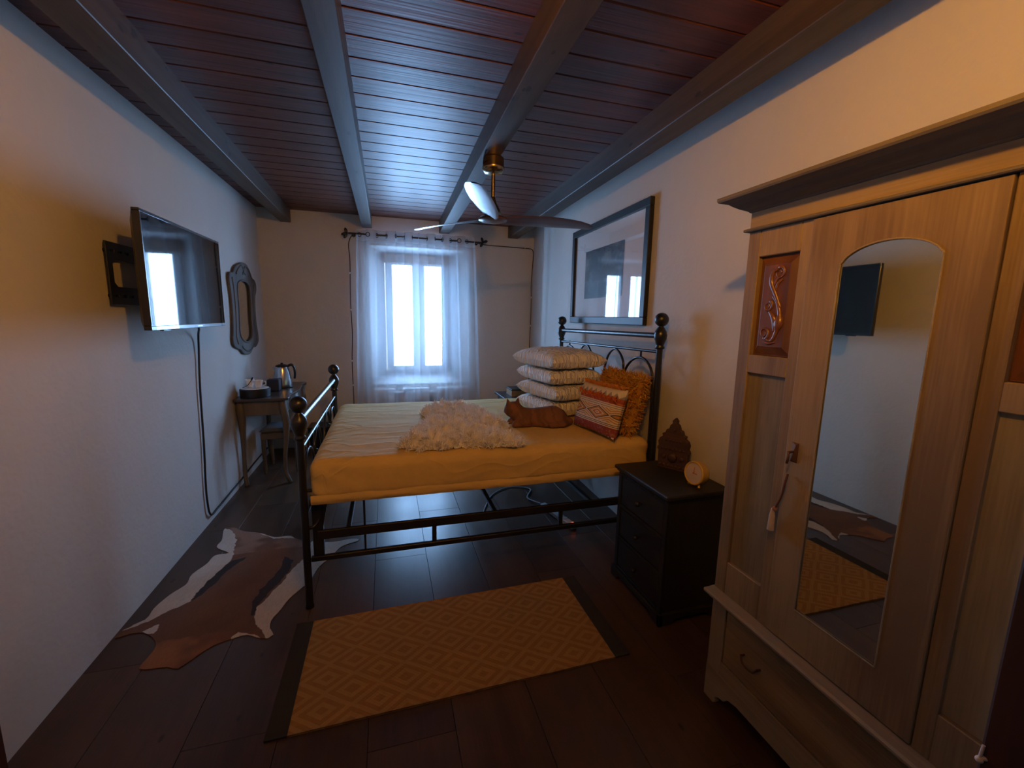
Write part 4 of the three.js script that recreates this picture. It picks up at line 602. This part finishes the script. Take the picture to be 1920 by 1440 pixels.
// ---------------------------------------------------------------- television on its wall mount
{
  const X = -1.0, z0 = -3.205, z1 = -2.285, y0 = 1.412, y1 = 1.935;
  const t = thing('television', 'black flat-screen television on a bracket above the hide', 'television', [X - 0.03, y0, (z0 + z1) / 2]);
  part(t, 'bezel', [b2(X - 0.03, X, y0, y0 + 0.02, z0, z1, 0.002), b2(X - 0.03, X, y1 - 0.012, y1, z0, z1, 0.002), b2(X - 0.03, X, y0 + 0.02, y1 - 0.012, z0, z0 + 0.012, 0.002), b2(X - 0.03, X, y0 + 0.02, y1 - 0.012, z1 - 0.012, z1, 0.002)], phy({ color: C(0.008, 0.008, 0.009), roughness: 0.25, clearcoat: 0.5 }));
  part(t, 'screen', b2(X - 0.012, X - 0.003, y0 + 0.019, y1 - 0.011, z0 + 0.011, z1 - 0.011, 0), phy({ color: C(0.006, 0.008, 0.009), roughness: 0.03, specularIntensity: 1 }));
  part(t, 'back_shell', [hull([[X - 0.03, y0 + 0.004, z0 + 0.004], [X - 0.03, y1 - 0.004, z0 + 0.004], [X - 0.03, y0 + 0.004, z1 - 0.004], [X - 0.03, y1 - 0.004, z1 - 0.004], [X - 0.052, y0 + 0.04, z0 + 0.06], [X - 0.052, y1 - 0.05, z0 + 0.06], [X - 0.052, y0 + 0.04, z1 - 0.035], [X - 0.052, y1 - 0.05, z1 - 0.035]])], M.black);
  part(t, 'maker_badge', b2(X - 0.001, X + 0.0006, y0 + 0.007, y0 + 0.012, -2.84, -2.78, 0), std({ color: C(0.5, 0.52, 0.55), roughness: 0.3, metalness: 0.6 }));
  part(t, 'sensor_lip', b2(X - 0.02, X - 0.003, y0 - 0.006, y0 + 0.001, -2.47, -2.40, 0.001), M.black);
  const m = thing('tv_mount', 'black slotted steel arm mount behind the television', 'wall mount', [XL, 1.67, -2.6]);
  const pl = (pts, holes, x, d) => plate(pts, d, 0.0015, holes).rotateY(-Math.PI / 2).translate(x, 0, 0);      // outline in z, y
  const slot = (za, y) => [[za, y - 0.006], [za + 0.035, y - 0.006], [za + 0.035, y + 0.006], [za, y + 0.006]], sl = (y) => [-2.66, -2.6, -2.54].map((z) => slot(z, y));
  part(m, 'wall_plate', pl([[-2.95, 1.525], [-2.475, 1.525], [-2.475, 1.815], [-2.95, 1.815]], [[[-2.83, 1.61], [-2.54, 1.61], [-2.515, 1.63], [-2.515, 1.715], [-2.54, 1.735], [-2.83, 1.735]], ...sl(1.775), ...sl(1.567)], -1.226, 0.008), M.black);
  for (const y of [1.775, 1.567]) for (const z of [-2.8, -2.5]) part(m, 'standoff', rod([XL + 0.001, y, z], [-1.225, y, z], 0.008), M.black);
  part(m, 'arm', [b2(-1.228, -1.07, 1.63, 1.69, -2.92, -2.88, 0.004), b2(-1.075, -1.054, 1.56, 1.78, -3.1, -2.85, 0.003)], M.black);
}
solo('television_lead', 'black lead hanging below the television and running along the wall foot', 'lead', tube([[-1.1, 1.47, -2.95], [-1.15, 1.40, -3.2], [-1.22, 1.34, -3.38], [-1.232, 1.25, -3.40], [-1.236, 1.01, -3.375], [-1.237, 0.6, -3.35], [-1.237, 0.2, -3.315], [-1.235, 0.07, -3.345], [-1.236, 0.06, -3.5], [-1.237, 0.065, -3.8], [-1.237, 0.07, -4.1], [-1.237, 0.085, -4.4], [-1.237, 0.09, -4.9]], 0.0065, 160, 6), M.cord);

// ---------------------------------------------------------------- ornate wall mirror
{
  const O = [[-4.443, 1.933], [-4.272, 1.881], [-4.224, 1.836], [-4.13, 1.824], [-4.107, 1.763], [-4.125, 1.693], [-4.135, 1.536], [-4.105, 1.328], [-4.085, 1.274], [-4.105, 1.22], [-4.198, 1.187], [-4.265, 1.172], [-4.327, 1.136], [-4.43, 1.118], [-4.547, 1.122], [-4.627, 1.166], [-4.729, 1.169], [-4.825, 1.218], [-4.832, 1.291], [-4.80, 1.402], [-4.82, 1.648], [-4.87, 1.708], [-4.875, 1.78], [-4.83, 1.816], [-4.755, 1.835], [-4.715, 1.881], [-4.618, 1.938], [-4.528, 1.945]];
  const I = [[-4.33, 1.758], [-4.489, 1.782], [-4.616, 1.761], [-4.648, 1.709], [-4.634, 1.474], [-4.62, 1.28], [-4.53, 1.237], [-4.43, 1.232], [-4.32, 1.265], [-4.27, 1.316], [-4.285, 1.537], [-4.295, 1.728]];
  const so = smoothPts(O, 110), si = smoothPts(I, 60), face = (g, x) => g.rotateY(-Math.PI / 2).translate(x, 0, 0);   // outline z/y, thickness towards -x
  const mat = std({ map: woodTex([0.17, 0.16, 0.145], [0.08, 0.075, 0.07], 81, { len: 0.8, wid: 0.3, streak: 10, contrast: 1.3 }), roughness: 0.7 });
  const t = thing('wall_mirror', 'ornate grey scalloped mirror on the wall above the dressing table', 'mirror', [XL, 1.53, -4.48]);
  const uvf = (g) => { const p = g.attributes.position, uv = g.attributes.uv; for (let i = 0; i < p.count; i++) uv.setXY(i, p.getY(i), p.getZ(i)); return g; };
  part(t, 'frame', [uvf(face(plate(so, 0.022, 0.007, [si]), XL + 0.024)), tube(si.map(([z, y]) => [XL + 0.024, y, z]), 0.009, 90, 6, true)], mat);
  const c = (pts) => tube(pts.map(([z, y]) => [XL + 0.024, y, z]), 0.009, 30, 6);
  part(t, 'crest', [c([[-4.28, 1.83], [-4.36, 1.88], [-4.45, 1.91], [-4.5, 1.87], [-4.46, 1.84]]), c([[-4.72, 1.83], [-4.66, 1.88], [-4.56, 1.915], [-4.5, 1.87], [-4.54, 1.84]]), c([[-4.3, 1.2], [-4.4, 1.16], [-4.48, 1.15], [-4.57, 1.16], [-4.66, 1.2]]), c([[-4.17, 1.79], [-4.19, 1.72], [-4.2, 1.5], [-4.17, 1.3], [-4.2, 1.23]]), c([[-4.8, 1.77], [-4.75, 1.7], [-4.73, 1.5], [-4.75, 1.3], [-4.76, 1.23]])], mat);
  part(t, 'mirror_glass', face(plate(smoothPts(I.map(([a, b]) => [(a + 4.46) * 1.02 - 4.46, (b - 1.51) * 1.02 + 1.51]), 60), 0.004, 0), XL + 0.012), M.mirror);
}

// ---------------------------------------------------------------- dressing table, stool and what stands there
const TT = 0.78;
{
  const mat = std({ map: woodTex([0.16, 0.135, 0.10], [0.095, 0.078, 0.057], 91, { len: 1.2, wid: 0.4, streak: 14 }), roughness: 0.5 }), topM = phy({ map: woodTex([0.075, 0.06, 0.052], [0.042, 0.034, 0.03], 92, { len: 1.2, wid: 0.5 }), roughness: 0.3 });
  const x0 = -1.243, x1 = -0.855, z0 = -4.93, z1 = -4.02;
  const t = thing('dressing_table', 'grey-brown dressing table with curved legs under the ornate mirror', 'table', [-1.05, 0, -4.47]);
  const o = smoothPts([[x0, z1 + 0.02], [-1.1, z1 + 0.03], [-0.95, z1 + 0.03], [x1 + 0.01, z1 + 0.025], [x1 + 0.03, z1 - 0.02], [x1 + 0.012, -4.2], [x1 + 0.03, -4.35], [x1 + 0.04, -4.475], [x1 + 0.03, -4.6], [x1 + 0.012, -4.75], [x1 + 0.03, z0 + 0.02], [x1 + 0.01, z0 - 0.02], [-1.0, z0 - 0.025], [x0, z0 - 0.02]], 70);
  part(t, 'top', plate(o.map(([a, b]) => [Math.max(a, x0), -b]), 0.024, 0.006).rotateX(-Math.PI / 2).translate(0, TT - 0.024, 0), topM);
  part(t, 'apron', [b2(x0 + 0.02, x1 - 0.03, 0.625, 0.757, z1 - 0.045, z1 - 0.027, 0.002), b2(x0 + 0.02, x1 - 0.03, 0.625, 0.757, z0 + 0.027, z0 + 0.045, 0.002), b2(x0 + 0.01, x0 + 0.028, 0.625, 0.757, z0 + 0.04, z1 - 0.04, 0.002), b2(x1 - 0.035, x1 - 0.018, 0.625, 0.757, z0 + 0.04, z1 - 0.04, 0.002)].map((g) => uvBox(g, 'z')), mat);
  const dw = part(t, 'drawer', uvBox(b2(x1 - 0.02, x1 - 0.004, 0.64, 0.745, -4.68, -4.27, 0.004), 'z'), mat);
  part(dw, 'floral_print', plate(smoothPts([[-4.62, 0.67], [-4.475, 0.652], [-4.33, 0.67], [-4.30, 0.70], [-4.34, 0.73], [-4.475, 0.736], [-4.61, 0.73], [-4.65, 0.70]], 40), 0.003, 0.001).rotateY(-Math.PI / 2).translate(x1 - 0.002, 0, 0), std({ map: colTex(128, 64, (u, v) => (fbm(u * 9, v * 7, 3) > 0.52 ? [0.45, 0.46, 0.44] : [0.09, 0.08, 0.07])), roughness: 0.6 }), { label: 'pale floral painted drawer front' });
  part(dw, 'knob', [rod([x1 - 0.002, 0.693, -4.475], [x1 + 0.012, 0.693, -4.475], 0.005), ball(x1 + 0.016, 0.693, -4.475, 0.012, 12, 10)], M.brass);
  for (const [sx, sz] of [[1, 1], [1, -1], [-1, 1], [-1, -1]]) {
    const cx = sx > 0 ? x1 - 0.03 : x0 + 0.034, cz = sz > 0 ? z1 - 0.04 : z0 + 0.04, k = sx > 0 ? 1 : 0.35;
    part(t, 'leg', uvBox(sweep([[cx, 0.757, cz, 0.028], [cx + 0.006 * k, 0.68, cz + 0.008 * sz, 0.033], [cx + 0.022 * k, 0.58, cz + 0.012 * sz, 0.03], [cx + 0.014 * k, 0.42, cz + 0.004 * sz, 0.022], [cx - 0.005 * k, 0.25, cz - 0.006 * sz, 0.0165], [cx - 0.006 * k, 0.1, cz - 0.004 * sz, 0.016], [cx + 0.018 * k, 0.03, cz + 0.01 * sz, 0.019], [cx + 0.03 * k, 0.0, cz + 0.016 * sz, 0.017]], 8), 'y', sx, sz), mat);
  }
  const st = thing('stool', 'small stool with a grey padded seat tucked under the dressing table', 'stool', [-1.0, 0, -4.45]);
  part(st, 'seat', [pillowGeo(0.165, 0.165, 0.032, 20, 0.002, 4).translate(-0.985, 0.415, -4.47)], std({ color: C(0.10, 0.11, 0.12), roughness: 0.9, bumpMap: weave, bumpScale: 0.001 }));
  part(st, 'seat_frame', b2(-1.14, -0.83, 0.335, 0.395, -4.625, -4.315, 0.005), mat);
  for (const [sx, sz] of [[1, 1], [1, -1], [-1, 1], [-1, -1]]) { const cx = -0.985 + sx * 0.135, cz = -4.47 + sz * 0.135; part(st, 'leg', sweep([[cx, 0.34, cz, 0.021], [cx + sx * 0.005, 0.22, cz, 0.019], [cx, 0.08, cz, 0.014], [cx, 0.05, cz, 0.016], [cx, 0.035, cz, 0.012], [cx + sx * 0.004, 0, cz + sz * 0.004, 0.011]], 8), mat); }
  const bin = thing('waste_bin', 'dark navy waste bin beside the dressing table against the window wall', 'bin', [-0.70, 0, -4.95]);
  const bo = (w, y) => [[-0.70 - w, y, -4.95 - w], [-0.70 + w, y, -4.95 - w], [-0.70 - w, y, -4.95 + w], [-0.70 + w, y, -4.95 + w]];
  part(bin, 'body', hull([...bo(0.1, 0), ...bo(0.125, 0.29)]), std({ color: C(0.006, 0.007, 0.014), roughness: 0.5 })); part(bin, 'rim', [b2(-0.83, -0.57, 0.285, 0.3, -5.08, -4.82, 0.004)], M.black);

  const tr = thing('tray', 'round black tin with a pale lid on the dressing table', 'tin', [-1.1, TT, -4.14]);
  const tx = -1.105, tz = -4.13;
  part(tr, 'drum', lathe([[0, 0], [0.112, 0], [0.116, 0.004], [0.118, 0.066], [0.114, 0.07], [0, 0.07]], 40, tx, TT, tz), std({ color: C(0.008, 0.009, 0.014), roughness: 0.4 }));
  part(tr, 'pale_lid', lathe([[0, 0.0705], [0.1, 0.0705], [0.108, 0.074], [0.104, 0.077], [0.06, 0.0745], [0, 0.0745]], 40, tx, TT, tz), M.porcelain);
  const cup = (x, z, y, lab, r = 0.036) => { const c = thing('cup', lab, 'cup', [x, y, z], 'white cups on the tin'); part(c, 'bowl', lathe([[0, 0.002], [r * 0.55, 0], [r * 0.6, 0.004], [r * 0.85, 0.03], [r, 0.066], [r * 0.93, 0.066], [r * 0.78, 0.03], [r * 0.5, 0.008], [0, 0.007]], 28, x, y, z), M.porcelain); part(c, 'handle', tube([[x + r * 0.9, y + 0.055, z], [x + r + 0.018, y + 0.055, z], [x + r + 0.02, y + 0.028, z], [x + r * 0.8, y + 0.02, z]], 0.0042, 20, 6), M.porcelain); };
  cup(tx + 0.025, tz - 0.005, TT + 0.0748, 'white cup with its handle showing, standing on the black tin', 0.038); 
  cup(tx - 0.045, tz - 0.035, TT + 0.0748, 'white cup behind the one with its handle showing', 0.034);
  solo('spoon', 'dark spoon leaning on the cups', 'spoon', [tube([[tx - 0.09, TT + 0.08, tz + 0.02], [tx - 0.05, TT + 0.1, tz + 0.03], [tx - 0.015, TT + 0.145, tz + 0.032]], 0.003, 12, 6), (() => { const g = ball(0, 0, 0, 0.012, 12, 8); g.scale(0.6, 1.5, 0.6); g.rotateZ(-0.5); g.translate(tx - 0.01, TT + 0.158, tz + 0.032); return g; })()], M.black);
  solo('tea_caddy', 'dark blue box between the cups and the kettle', 'box', b2(-1.07, -0.97, TT, TT + 0.11, -4.46, -4.36, 0.006), std({ color: C(0.012, 0.016, 0.035), roughness: 0.5 }));
  const kx = -0.985, kz = -4.60, k = thing('kettle', 'steel electric kettle with a black lid and handle', 'kettle', [kx, TT, kz]);
  part(k, 'base', lathe([[0, 0], [0.085, 0], [0.088, 0.012], [0.08, 0.02], [0, 0.02]], 32, kx, TT, kz), M.black);
  part(k, 'body', lathe([[0.079, 0.02], [0.082, 0.03], [0.08, 0.09], [0.07, 0.16], [0.06, 0.2], [0.056, 0.205]], 40, kx, TT, kz), M.steel);
  part(k, 'lid', lathe([[0.057, 0.203], [0.056, 0.216], [0.03, 0.226], [0.012, 0.228], [0.012, 0.24], [0, 0.242]], 32, kx, TT, kz), M.black);
  part(k, 'handle', sweep([[kx + 0.05, TT + 0.208, kz, 0.012], [kx + 0.085, TT + 0.222, kz, 0.014, 0.018], [kx + 0.105, TT + 0.2, kz, 0.013, 0.018], [kx + 0.112, TT + 0.14, kz, 0.012, 0.016], [kx + 0.106, TT + 0.085, kz, 0.01, 0.013]], 10), M.black);
  part(k, 'spout', hull([[kx - 0.05, TT + 0.2, kz - 0.025], [kx - 0.05, TT + 0.2, kz + 0.025], [kx - 0.09, TT + 0.202, kz], [kx - 0.06, TT + 0.15, kz], [kx - 0.05, TT + 0.15, kz - 0.01], [kx - 0.05, TT + 0.15, kz + 0.01]]), M.steel);
}

// ---------------------------------------------------------------- framed print over the bed
{
  const z0 = -3.805, z1 = -2.51, y0 = 1.462, y1 = 2.284, W = z1 - z0, H = y1 - y0, fw = 0.056;
  const t = thing('framed_picture', 'large black-framed picture with a wide white mat above the bed', 'picture', [xr((z0 + z1) / 2), (y0 + y1) / 2, (z0 + z1) / 2]);
  t.rotation.y = -Math.PI / 2 - Math.atan(0.034);      // local x along the wall towards the window, +z into the room
  const L = { local: true }, bl = std({ color: C(0.011, 0.011, 0.013), roughness: 0.48 });
  // local x: -W/2 at the door side is +x? built symmetrically, print offset given below
  part(t, 'frame', [b2(-W / 2, W / 2, -H / 2, -H / 2 + fw, 0.001, 0.034, 0.004), b2(-W / 2, W / 2, H / 2 - fw, H / 2, 0.001, 0.034, 0.004), b2(-W / 2, -W / 2 + fw, -H / 2 + fw, H / 2 - fw, 0.001, 0.034, 0.004), b2(W / 2 - fw, W / 2, -H / 2 + fw, H / 2 - fw, 0.001, 0.034, 0.004)], bl, L);
  part(t, 'mat_board', b2(-W / 2 + fw - 0.004, W / 2 - fw + 0.004, -H / 2 + fw - 0.004, H / 2 - fw + 0.004, 0.003, 0.012, 0), std({ color: C(0.68, 0.66, 0.64), roughness: 0.9 }), L);
  const pc = colTex(256, 160, (u, v) => { const t2 = sm(0.42, 0.72, fbm(u * 5 + 2, v * 4, 5)) * sm(0.25, 0.8, v + 0.25 * fbm(u * 4, 7, 2)), g = fbm(u * 22, v * 22, 3); const k = 0.012 + 0.10 * t2 + 0.02 * (g - 0.4) + (v < 0.42 ? 0.05 * sm(0.5, 0.75, fbm(u * 3 + 9, v * 9, 3)) : 0); return [k, k * 1.02, k * 1.05]; });
  const pg = clean(new THREE.PlaneGeometry(0.68, 0.40)); pg.translate(-0.035, 0.0, 0.0135); part(t, 'print', pg, std({ map: pc, roughness: 0.6 }), L);
  const gg = clean(new THREE.PlaneGeometry(W - 2 * fw, H - 2 * fw)); gg.translate(0, 0, 0.021); part(t, 'glazing', gg, M.glass, L);
}

// ---------------------------------------------------------------- ceiling fan
{
  const fx = 0.643, fz = -2.66, t = thing('ceiling_fan', 'three-blade ceiling fan with a brass rod under the beam', 'fan', [fx, 2.44, fz]);
  part(t, 'canopy', lathe([[0, 0.0], [0.062, 0.0], [0.064, -0.004], [0.064, -0.045], [0.067, -0.05], [0.067, -0.066], [0.05, -0.086], [0.02, -0.09], [0, -0.09]], 40, fx, 2.44, fz), M.brass);
  part(t, 'rod', rod([fx, 2.36, fz], [fx, 2.15, fz], 0.0125, 16), M.brass);
  part(t, 'motor_cover', lathe([[0.0125, 0.11], [0.016, 0.095], [0.022, 0.075], [0.036, 0.05], [0.046, 0.03], [0.05, 0.0], [0.045, -0.01], [0, -0.012]], 32, fx, 2.11, fz), M.brass);
  const bw = phy({ map: woodTex([0.125, 0.05, 0.036], [0.065, 0.026, 0.02], 99, { len: 0.8, wid: 0.2, streak: 40 }), roughness: 0.3, clearcoat: 0.6, clearcoatRoughness: 0.25 });
  part(t, 'hub', lathe([[0, 0.016], [0.075, 0.014], [0.088, 0.003], [0.085, -0.008], [0.05, -0.016], [0, -0.018]], 36, fx, 2.088, fz), bw);
  const stations = [[0.05, 0.040, 0.030], [0.10, 0.052, 0.050], [0.20, 0.070, 0.062], [0.34, 0.082, 0.062], [0.48, 0.078, 0.056], [0.58, 0.066, 0.048], [0.655, 0.045, 0.040], [0.69, 0.018, 0.028]];
  const curve = (q, k) => { const a = q * (stations.length - 1), i = Math.min(stations.length - 2, Math.floor(a)); return lerp(stations[i][k], stations[i + 1][k], sm(0, 1, a - i) * 0.4 + (a - i) * 0.6); };
  for (const deg of [-4, 111, 233]) {
    const surf = (s) => (u, v) => { const r = curve(u, 0), w0 = curve(u, 1), w1 = curve(u, 2), c = lerp(-w0, w1, v), tw = -0.34 * (1 - 0.5 * u), lift = 0.012 * Math.sin(u * 3) + 0.012 * u, th = 0.006 * (1 - 0.5 * u) * Math.sqrt(Math.max(0, 1 - Math.pow(2 * v - 1, 2))); return [r, c * Math.sin(tw) + lift + s * th, -c * Math.cos(tw)]; };
    const a = grid(40, 12, surf(1)), b = grid(40, 12, (u, v) => surf(-1)(u, 1 - v)); const g = mergeVertices(mergeGeometries([a, b].map((q) => { q.deleteAttribute('normal'); const uv = q.attributes.uv; for (let i = 0; i < uv.count; i++) uv.setXY(i, uv.getX(i) * 0.7 + deg, uv.getY(i) * 0.12); return q; })), 1e-6); g.computeVertexNormals();
    const m = clean(g); m.rotateY(-deg * D2R); m.translate(fx, 2.085, fz); part(t, 'blade', m, bw);
  }
  solo('fan_wire', 'thin dark wire from the beam to the fan canopy', 'wire', tube([[0.575, 2.51, -2.30], [0.574, 2.49, -2.40], [0.573, 2.44, -2.55], [0.576, 2.41, -2.63], [0.582, 2.395, -2.66]], 0.004, 30, 6), M.cord);
}

// ---------------------------------------------------------------- curtains, rod, cords, radiator
{
  const ry = 2.352, rz = -5.045, r = thing('curtain_rod', 'black curtain rod with leaf-shaped ends above the window', 'curtain rod', [0.36, ry, rz]);
  part(r, 'rod', rod([-0.36, ry + 0.004, rz], [1.09, ry - 0.002, rz], 0.0095, 12), M.iron);
  for (const [x, s] of [[-0.375, -1], [1.105, 1]]) {
    const f = (a) => { const g = ball(0, 0, 0, 0.02, 10, 8); g.scale(0.8, 1.5, 0.5); g.translate(0, 0.03, 0); g.rotateZ(a); g.translate(x, ry, rz); return g; };
    part(r, 'finial', [f(0.3), f(2.6), f(-s * 1.5 + 0.3), ball(x, ry, rz, 0.015, 10, 8)], M.iron);
    part(r, 'bracket', [rod([x - s * 0.06, ry, rz], [x - s * 0.06, ry, ZB + 0.002], 0.007), rod([x - s * 0.06, ry, ZB + 0.008], [x - s * 0.06, ry, ZB + 0.001], 0.02)], M.iron);
  }
  const sheer = phy({ color: C(0.62, 0.65, 0.70), roughness: 1, transmission: 0.10, thickness: 0, transparent: true, opacity: 0.42, side: THREE.DoubleSide, specularIntensity: 0.1 });
  const hem = phy({ color: C(0.62, 0.65, 0.70), roughness: 1, transmission: 0.10, thickness: 0, transparent: true, opacity: 0.62, side: THREE.DoubleSide, specularIntensity: 0.1 });
  const panel = (label, xt0, xt1, xb0, xb1, ph, n, seed) => {
    const t = thing('curtain', label, 'curtain', [(xt0 + xt1) / 2, 0, rz], 'sheer curtains at the window');
    const pt = (u, y) => { const q = (2.405 - y) / 2.39, amp = lerp(0.03, 0.042, q), warp = u + 0.035 * Math.sin(u * 5 + seed) + 0.05 * q * (fbm(u * 4 + seed, q * 1.2, 2) - 0.5), a = Math.cos((warp * n + ph) * Math.PI * 2); return [lerp(lerp(xt0, xt1, u), lerp(xb0, xb1, u), Math.pow(q, 0.8)) + 0.012 * Math.sin((warp * n + ph) * Math.PI * 4 + 1) , y, rz + 0.004 + amp * a * (1 + 0.3 * Math.sin(u * 9 + seed)) + 0.02 * q * (fbm(u * 6 + seed * 3, q * 2, 2) - 0.5)]; };
    part(t, 'cloth', grid(170, 40, (u, v) => pt(u, lerp(0.02, 2.33, v))), sheer);
    part(t, 'heading', grid(170, 6, (u, v) => pt(u, lerp(2.29, 2.405, v)).map((c, i) => (i === 2 ? c + 0.0015 : c))), hem);
    for (let k = 0; k < 2 * n; k++) { const u0 = (k * 0.5 + 0.25 - ph) / n; if (u0 < 0.02 || u0 > 0.98) continue; const p = pt(u0, ry), p1 = pt(u0 + 0.006, ry), g = new THREE.TorusGeometry(0.021, 0.0042, 8, 22), tan = V(p1[0] - p[0], 0, p1[2] - p[2]).normalize(); g.applyQuaternion(new THREE.Quaternion().setFromUnitVectors(V(1, 0, 0), tan)); g.translate(p[0], ry, p[2]); part(t, 'grommet', clean(g), M.iron); }
  };
  panel('sheer white curtain panel on the side of the dressing table', -0.27, 0.372, -0.33, 0.36, 0.1, 3.5, 1.3);
  panel('sheer white curtain panel on the side of the pillows', 0.365, 1.015, 0.372, 1.105, 0.25, 3.5, 4.1);
  const knots = (pts) => pts.map(([x, y, z]) => { const g = ball(0, 0, 0, 0.007, 8, 6); g.scale(1, 1.6, 1); g.translate(x, y, z); return g; });
  const c1 = [[-0.32, 2.35, -5.1], [-0.35, 2.32, -5.13], [-0.368, 2.26, -5.137], [-0.362, 2.1, -5.137], [-0.371, 1.672, -5.137], [-0.366, 1.3, -5.137], [-0.38, 0.95, -5.137], [-0.377, 0.53, -5.137], [-0.38, 0.1, -5.137], [-0.375, 0.01, -5.135]];
  const w1 = thing('light_cord', 'dark knotted light cord hanging down the wall beside the dressing table', 'cord', c1[0]); part(w1, 'wire', tube(c1, 0.0045, 100, 6), M.cord); for (const g of knots([[-0.369, 1.95, -5.135], [-0.371, 1.55, -5.135], [-0.38, 0.98, -5.135], [-0.377, 0.7, -5.135]])) part(w1, 'bulb', g, M.white);
  const c2 = [[1.05, 2.35, -5.1], [1.13, 2.345, -5.137], [1.4, 2.338, -5.137], [1.62, 2.335, -5.137], [1.74, 2.326, -5.137], [1.756, 2.30, -5.135], [1.75, 2.1, -5.135], [1.741, 1.9, -5.135], [1.746, 1.7, -5.135], [1.737, 1.1, -5.135], [1.74, 0.5, -5.135], [1.735, 0.02, -5.135]];
  const w2 = thing('light_cord', 'dark light cord strung from the curtain rod to the corner by the pillows', 'cord', c2[0]); part(w2, 'wire', tube(c2, 0.0045, 120, 6), M.cord); for (const g of knots([[1.65, 2.342, -5.133], [1.745, 1.75, -5.131], [1.74, 1.4, -5.131]])) part(w2, 'bulb', g, M.white);
  const rad = thing('radiator', 'white sectional radiator below the window behind the curtains', 'radiator', [0.4, 0.1, -5.1]);
  for (let k = 0; k < 14; k++) { const x = -0.16 + k * 0.08; if (k === 3 || k === 8) continue; part(rad, 'section', [b2(x, x + 0.077, 0.12, 0.655, -5.125, -5.1, 0.008), b2(x + 0.03, x + 0.047, 0.14, 0.64, -5.14, -5.105, 0.004)], M.white); }
  for (const y of [0.17, 0.60]) part(rad, 'header_pipe', rod([-0.15, y, -5.12], [0.95, y, -5.12], 0.014), M.white);
  part(rad, 'bracket', [b2(0.05, 0.075, 0.2, 0.55, -5.149, -5.12, 0.002), b2(0.5, 0.525, 0.2, 0.55, -5.149, -5.12, 0.002)], M.black);
}

// ---------------------------------------------------------------- outside the window
{
  const g = grid(60, 40, (u, v) => { const x = lerp(-60, 60, u), z = lerp(-8, -75, v); return [x, -5.5 + 9 * sm(0.45, 1, v) * (0.55 + 0.75 * fbm(u * 4 + 2, v * 2, 3)) + 0.7 * fbm(u * 30, v * 20, 3), z]; });
  const hm = std({ map: colTex(256, 256, (u, v) => { const t = fbm(u * 26, v * 26, 4); return mix3([0.26, 0.33, 0.30], [0.42, 0.45, 0.42], t); }), roughness: 1, side: THREE.DoubleSide });  // distance haze is mixed into these pale slope colours
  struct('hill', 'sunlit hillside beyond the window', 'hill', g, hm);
  const house = (x, z, w, h, d, col, label, y = -5) => {
    const t = thing('house', label, 'house', [x, y, z]); part(t, 'wall', b2(x - w / 2, x + w / 2, y, y + h, z - d / 2, z + d / 2, 0.01), std({ color: col, roughness: 0.9 }));
    part(t, 'roof', hull([[x - w / 2 - 0.3, y + h, z - d / 2 - 0.3], [x + w / 2 + 0.3, y + h, z - d / 2 - 0.3], [x - w / 2 - 0.3, y + h, z + d / 2 + 0.3], [x + w / 2 + 0.3, y + h, z + d / 2 + 0.3], [x - w / 2 - 0.3, y + h + 1.4, z], [x + w / 2 + 0.3, y + h + 1.4, z]]), std({ color: C(0.32, 0.14, 0.08), roughness: 0.9 }));
    for (let i = 0; i < 3; i++) for (let j = 0; j < 2; j++) { const wx = x - w / 2 + w * (i + 0.5) / 3, wy = y + 1.2 + j * 2.6; const f = part(t, 'window', b2(wx - 0.5, wx + 0.5, wy, wy + 1.4, z + d / 2 - 0.05, z + d / 2 + 0.05, 0.01), std({ color: C(0.5, 0.48, 0.42), roughness: 0.7 })); part(f, 'glazing', b2(wx - 0.4, wx + 0.4, wy + 0.1, wy + 1.3, z + d / 2 + 0.02, z + d / 2 + 0.06, 0.005), std({ color: C(0.05, 0.06, 0.08), roughness: 0.1 })); }
  };
  house(9.5, -17, 8, 5.6, 6, C(0.72, 0.55, 0.28), 'yellow rendered house across the street'); house(-10, -19, 7, 5.2, 6, C(0.70, 0.6, 0.42), 'pale ochre house down the slope');
}
renderer.render(scene, camera);
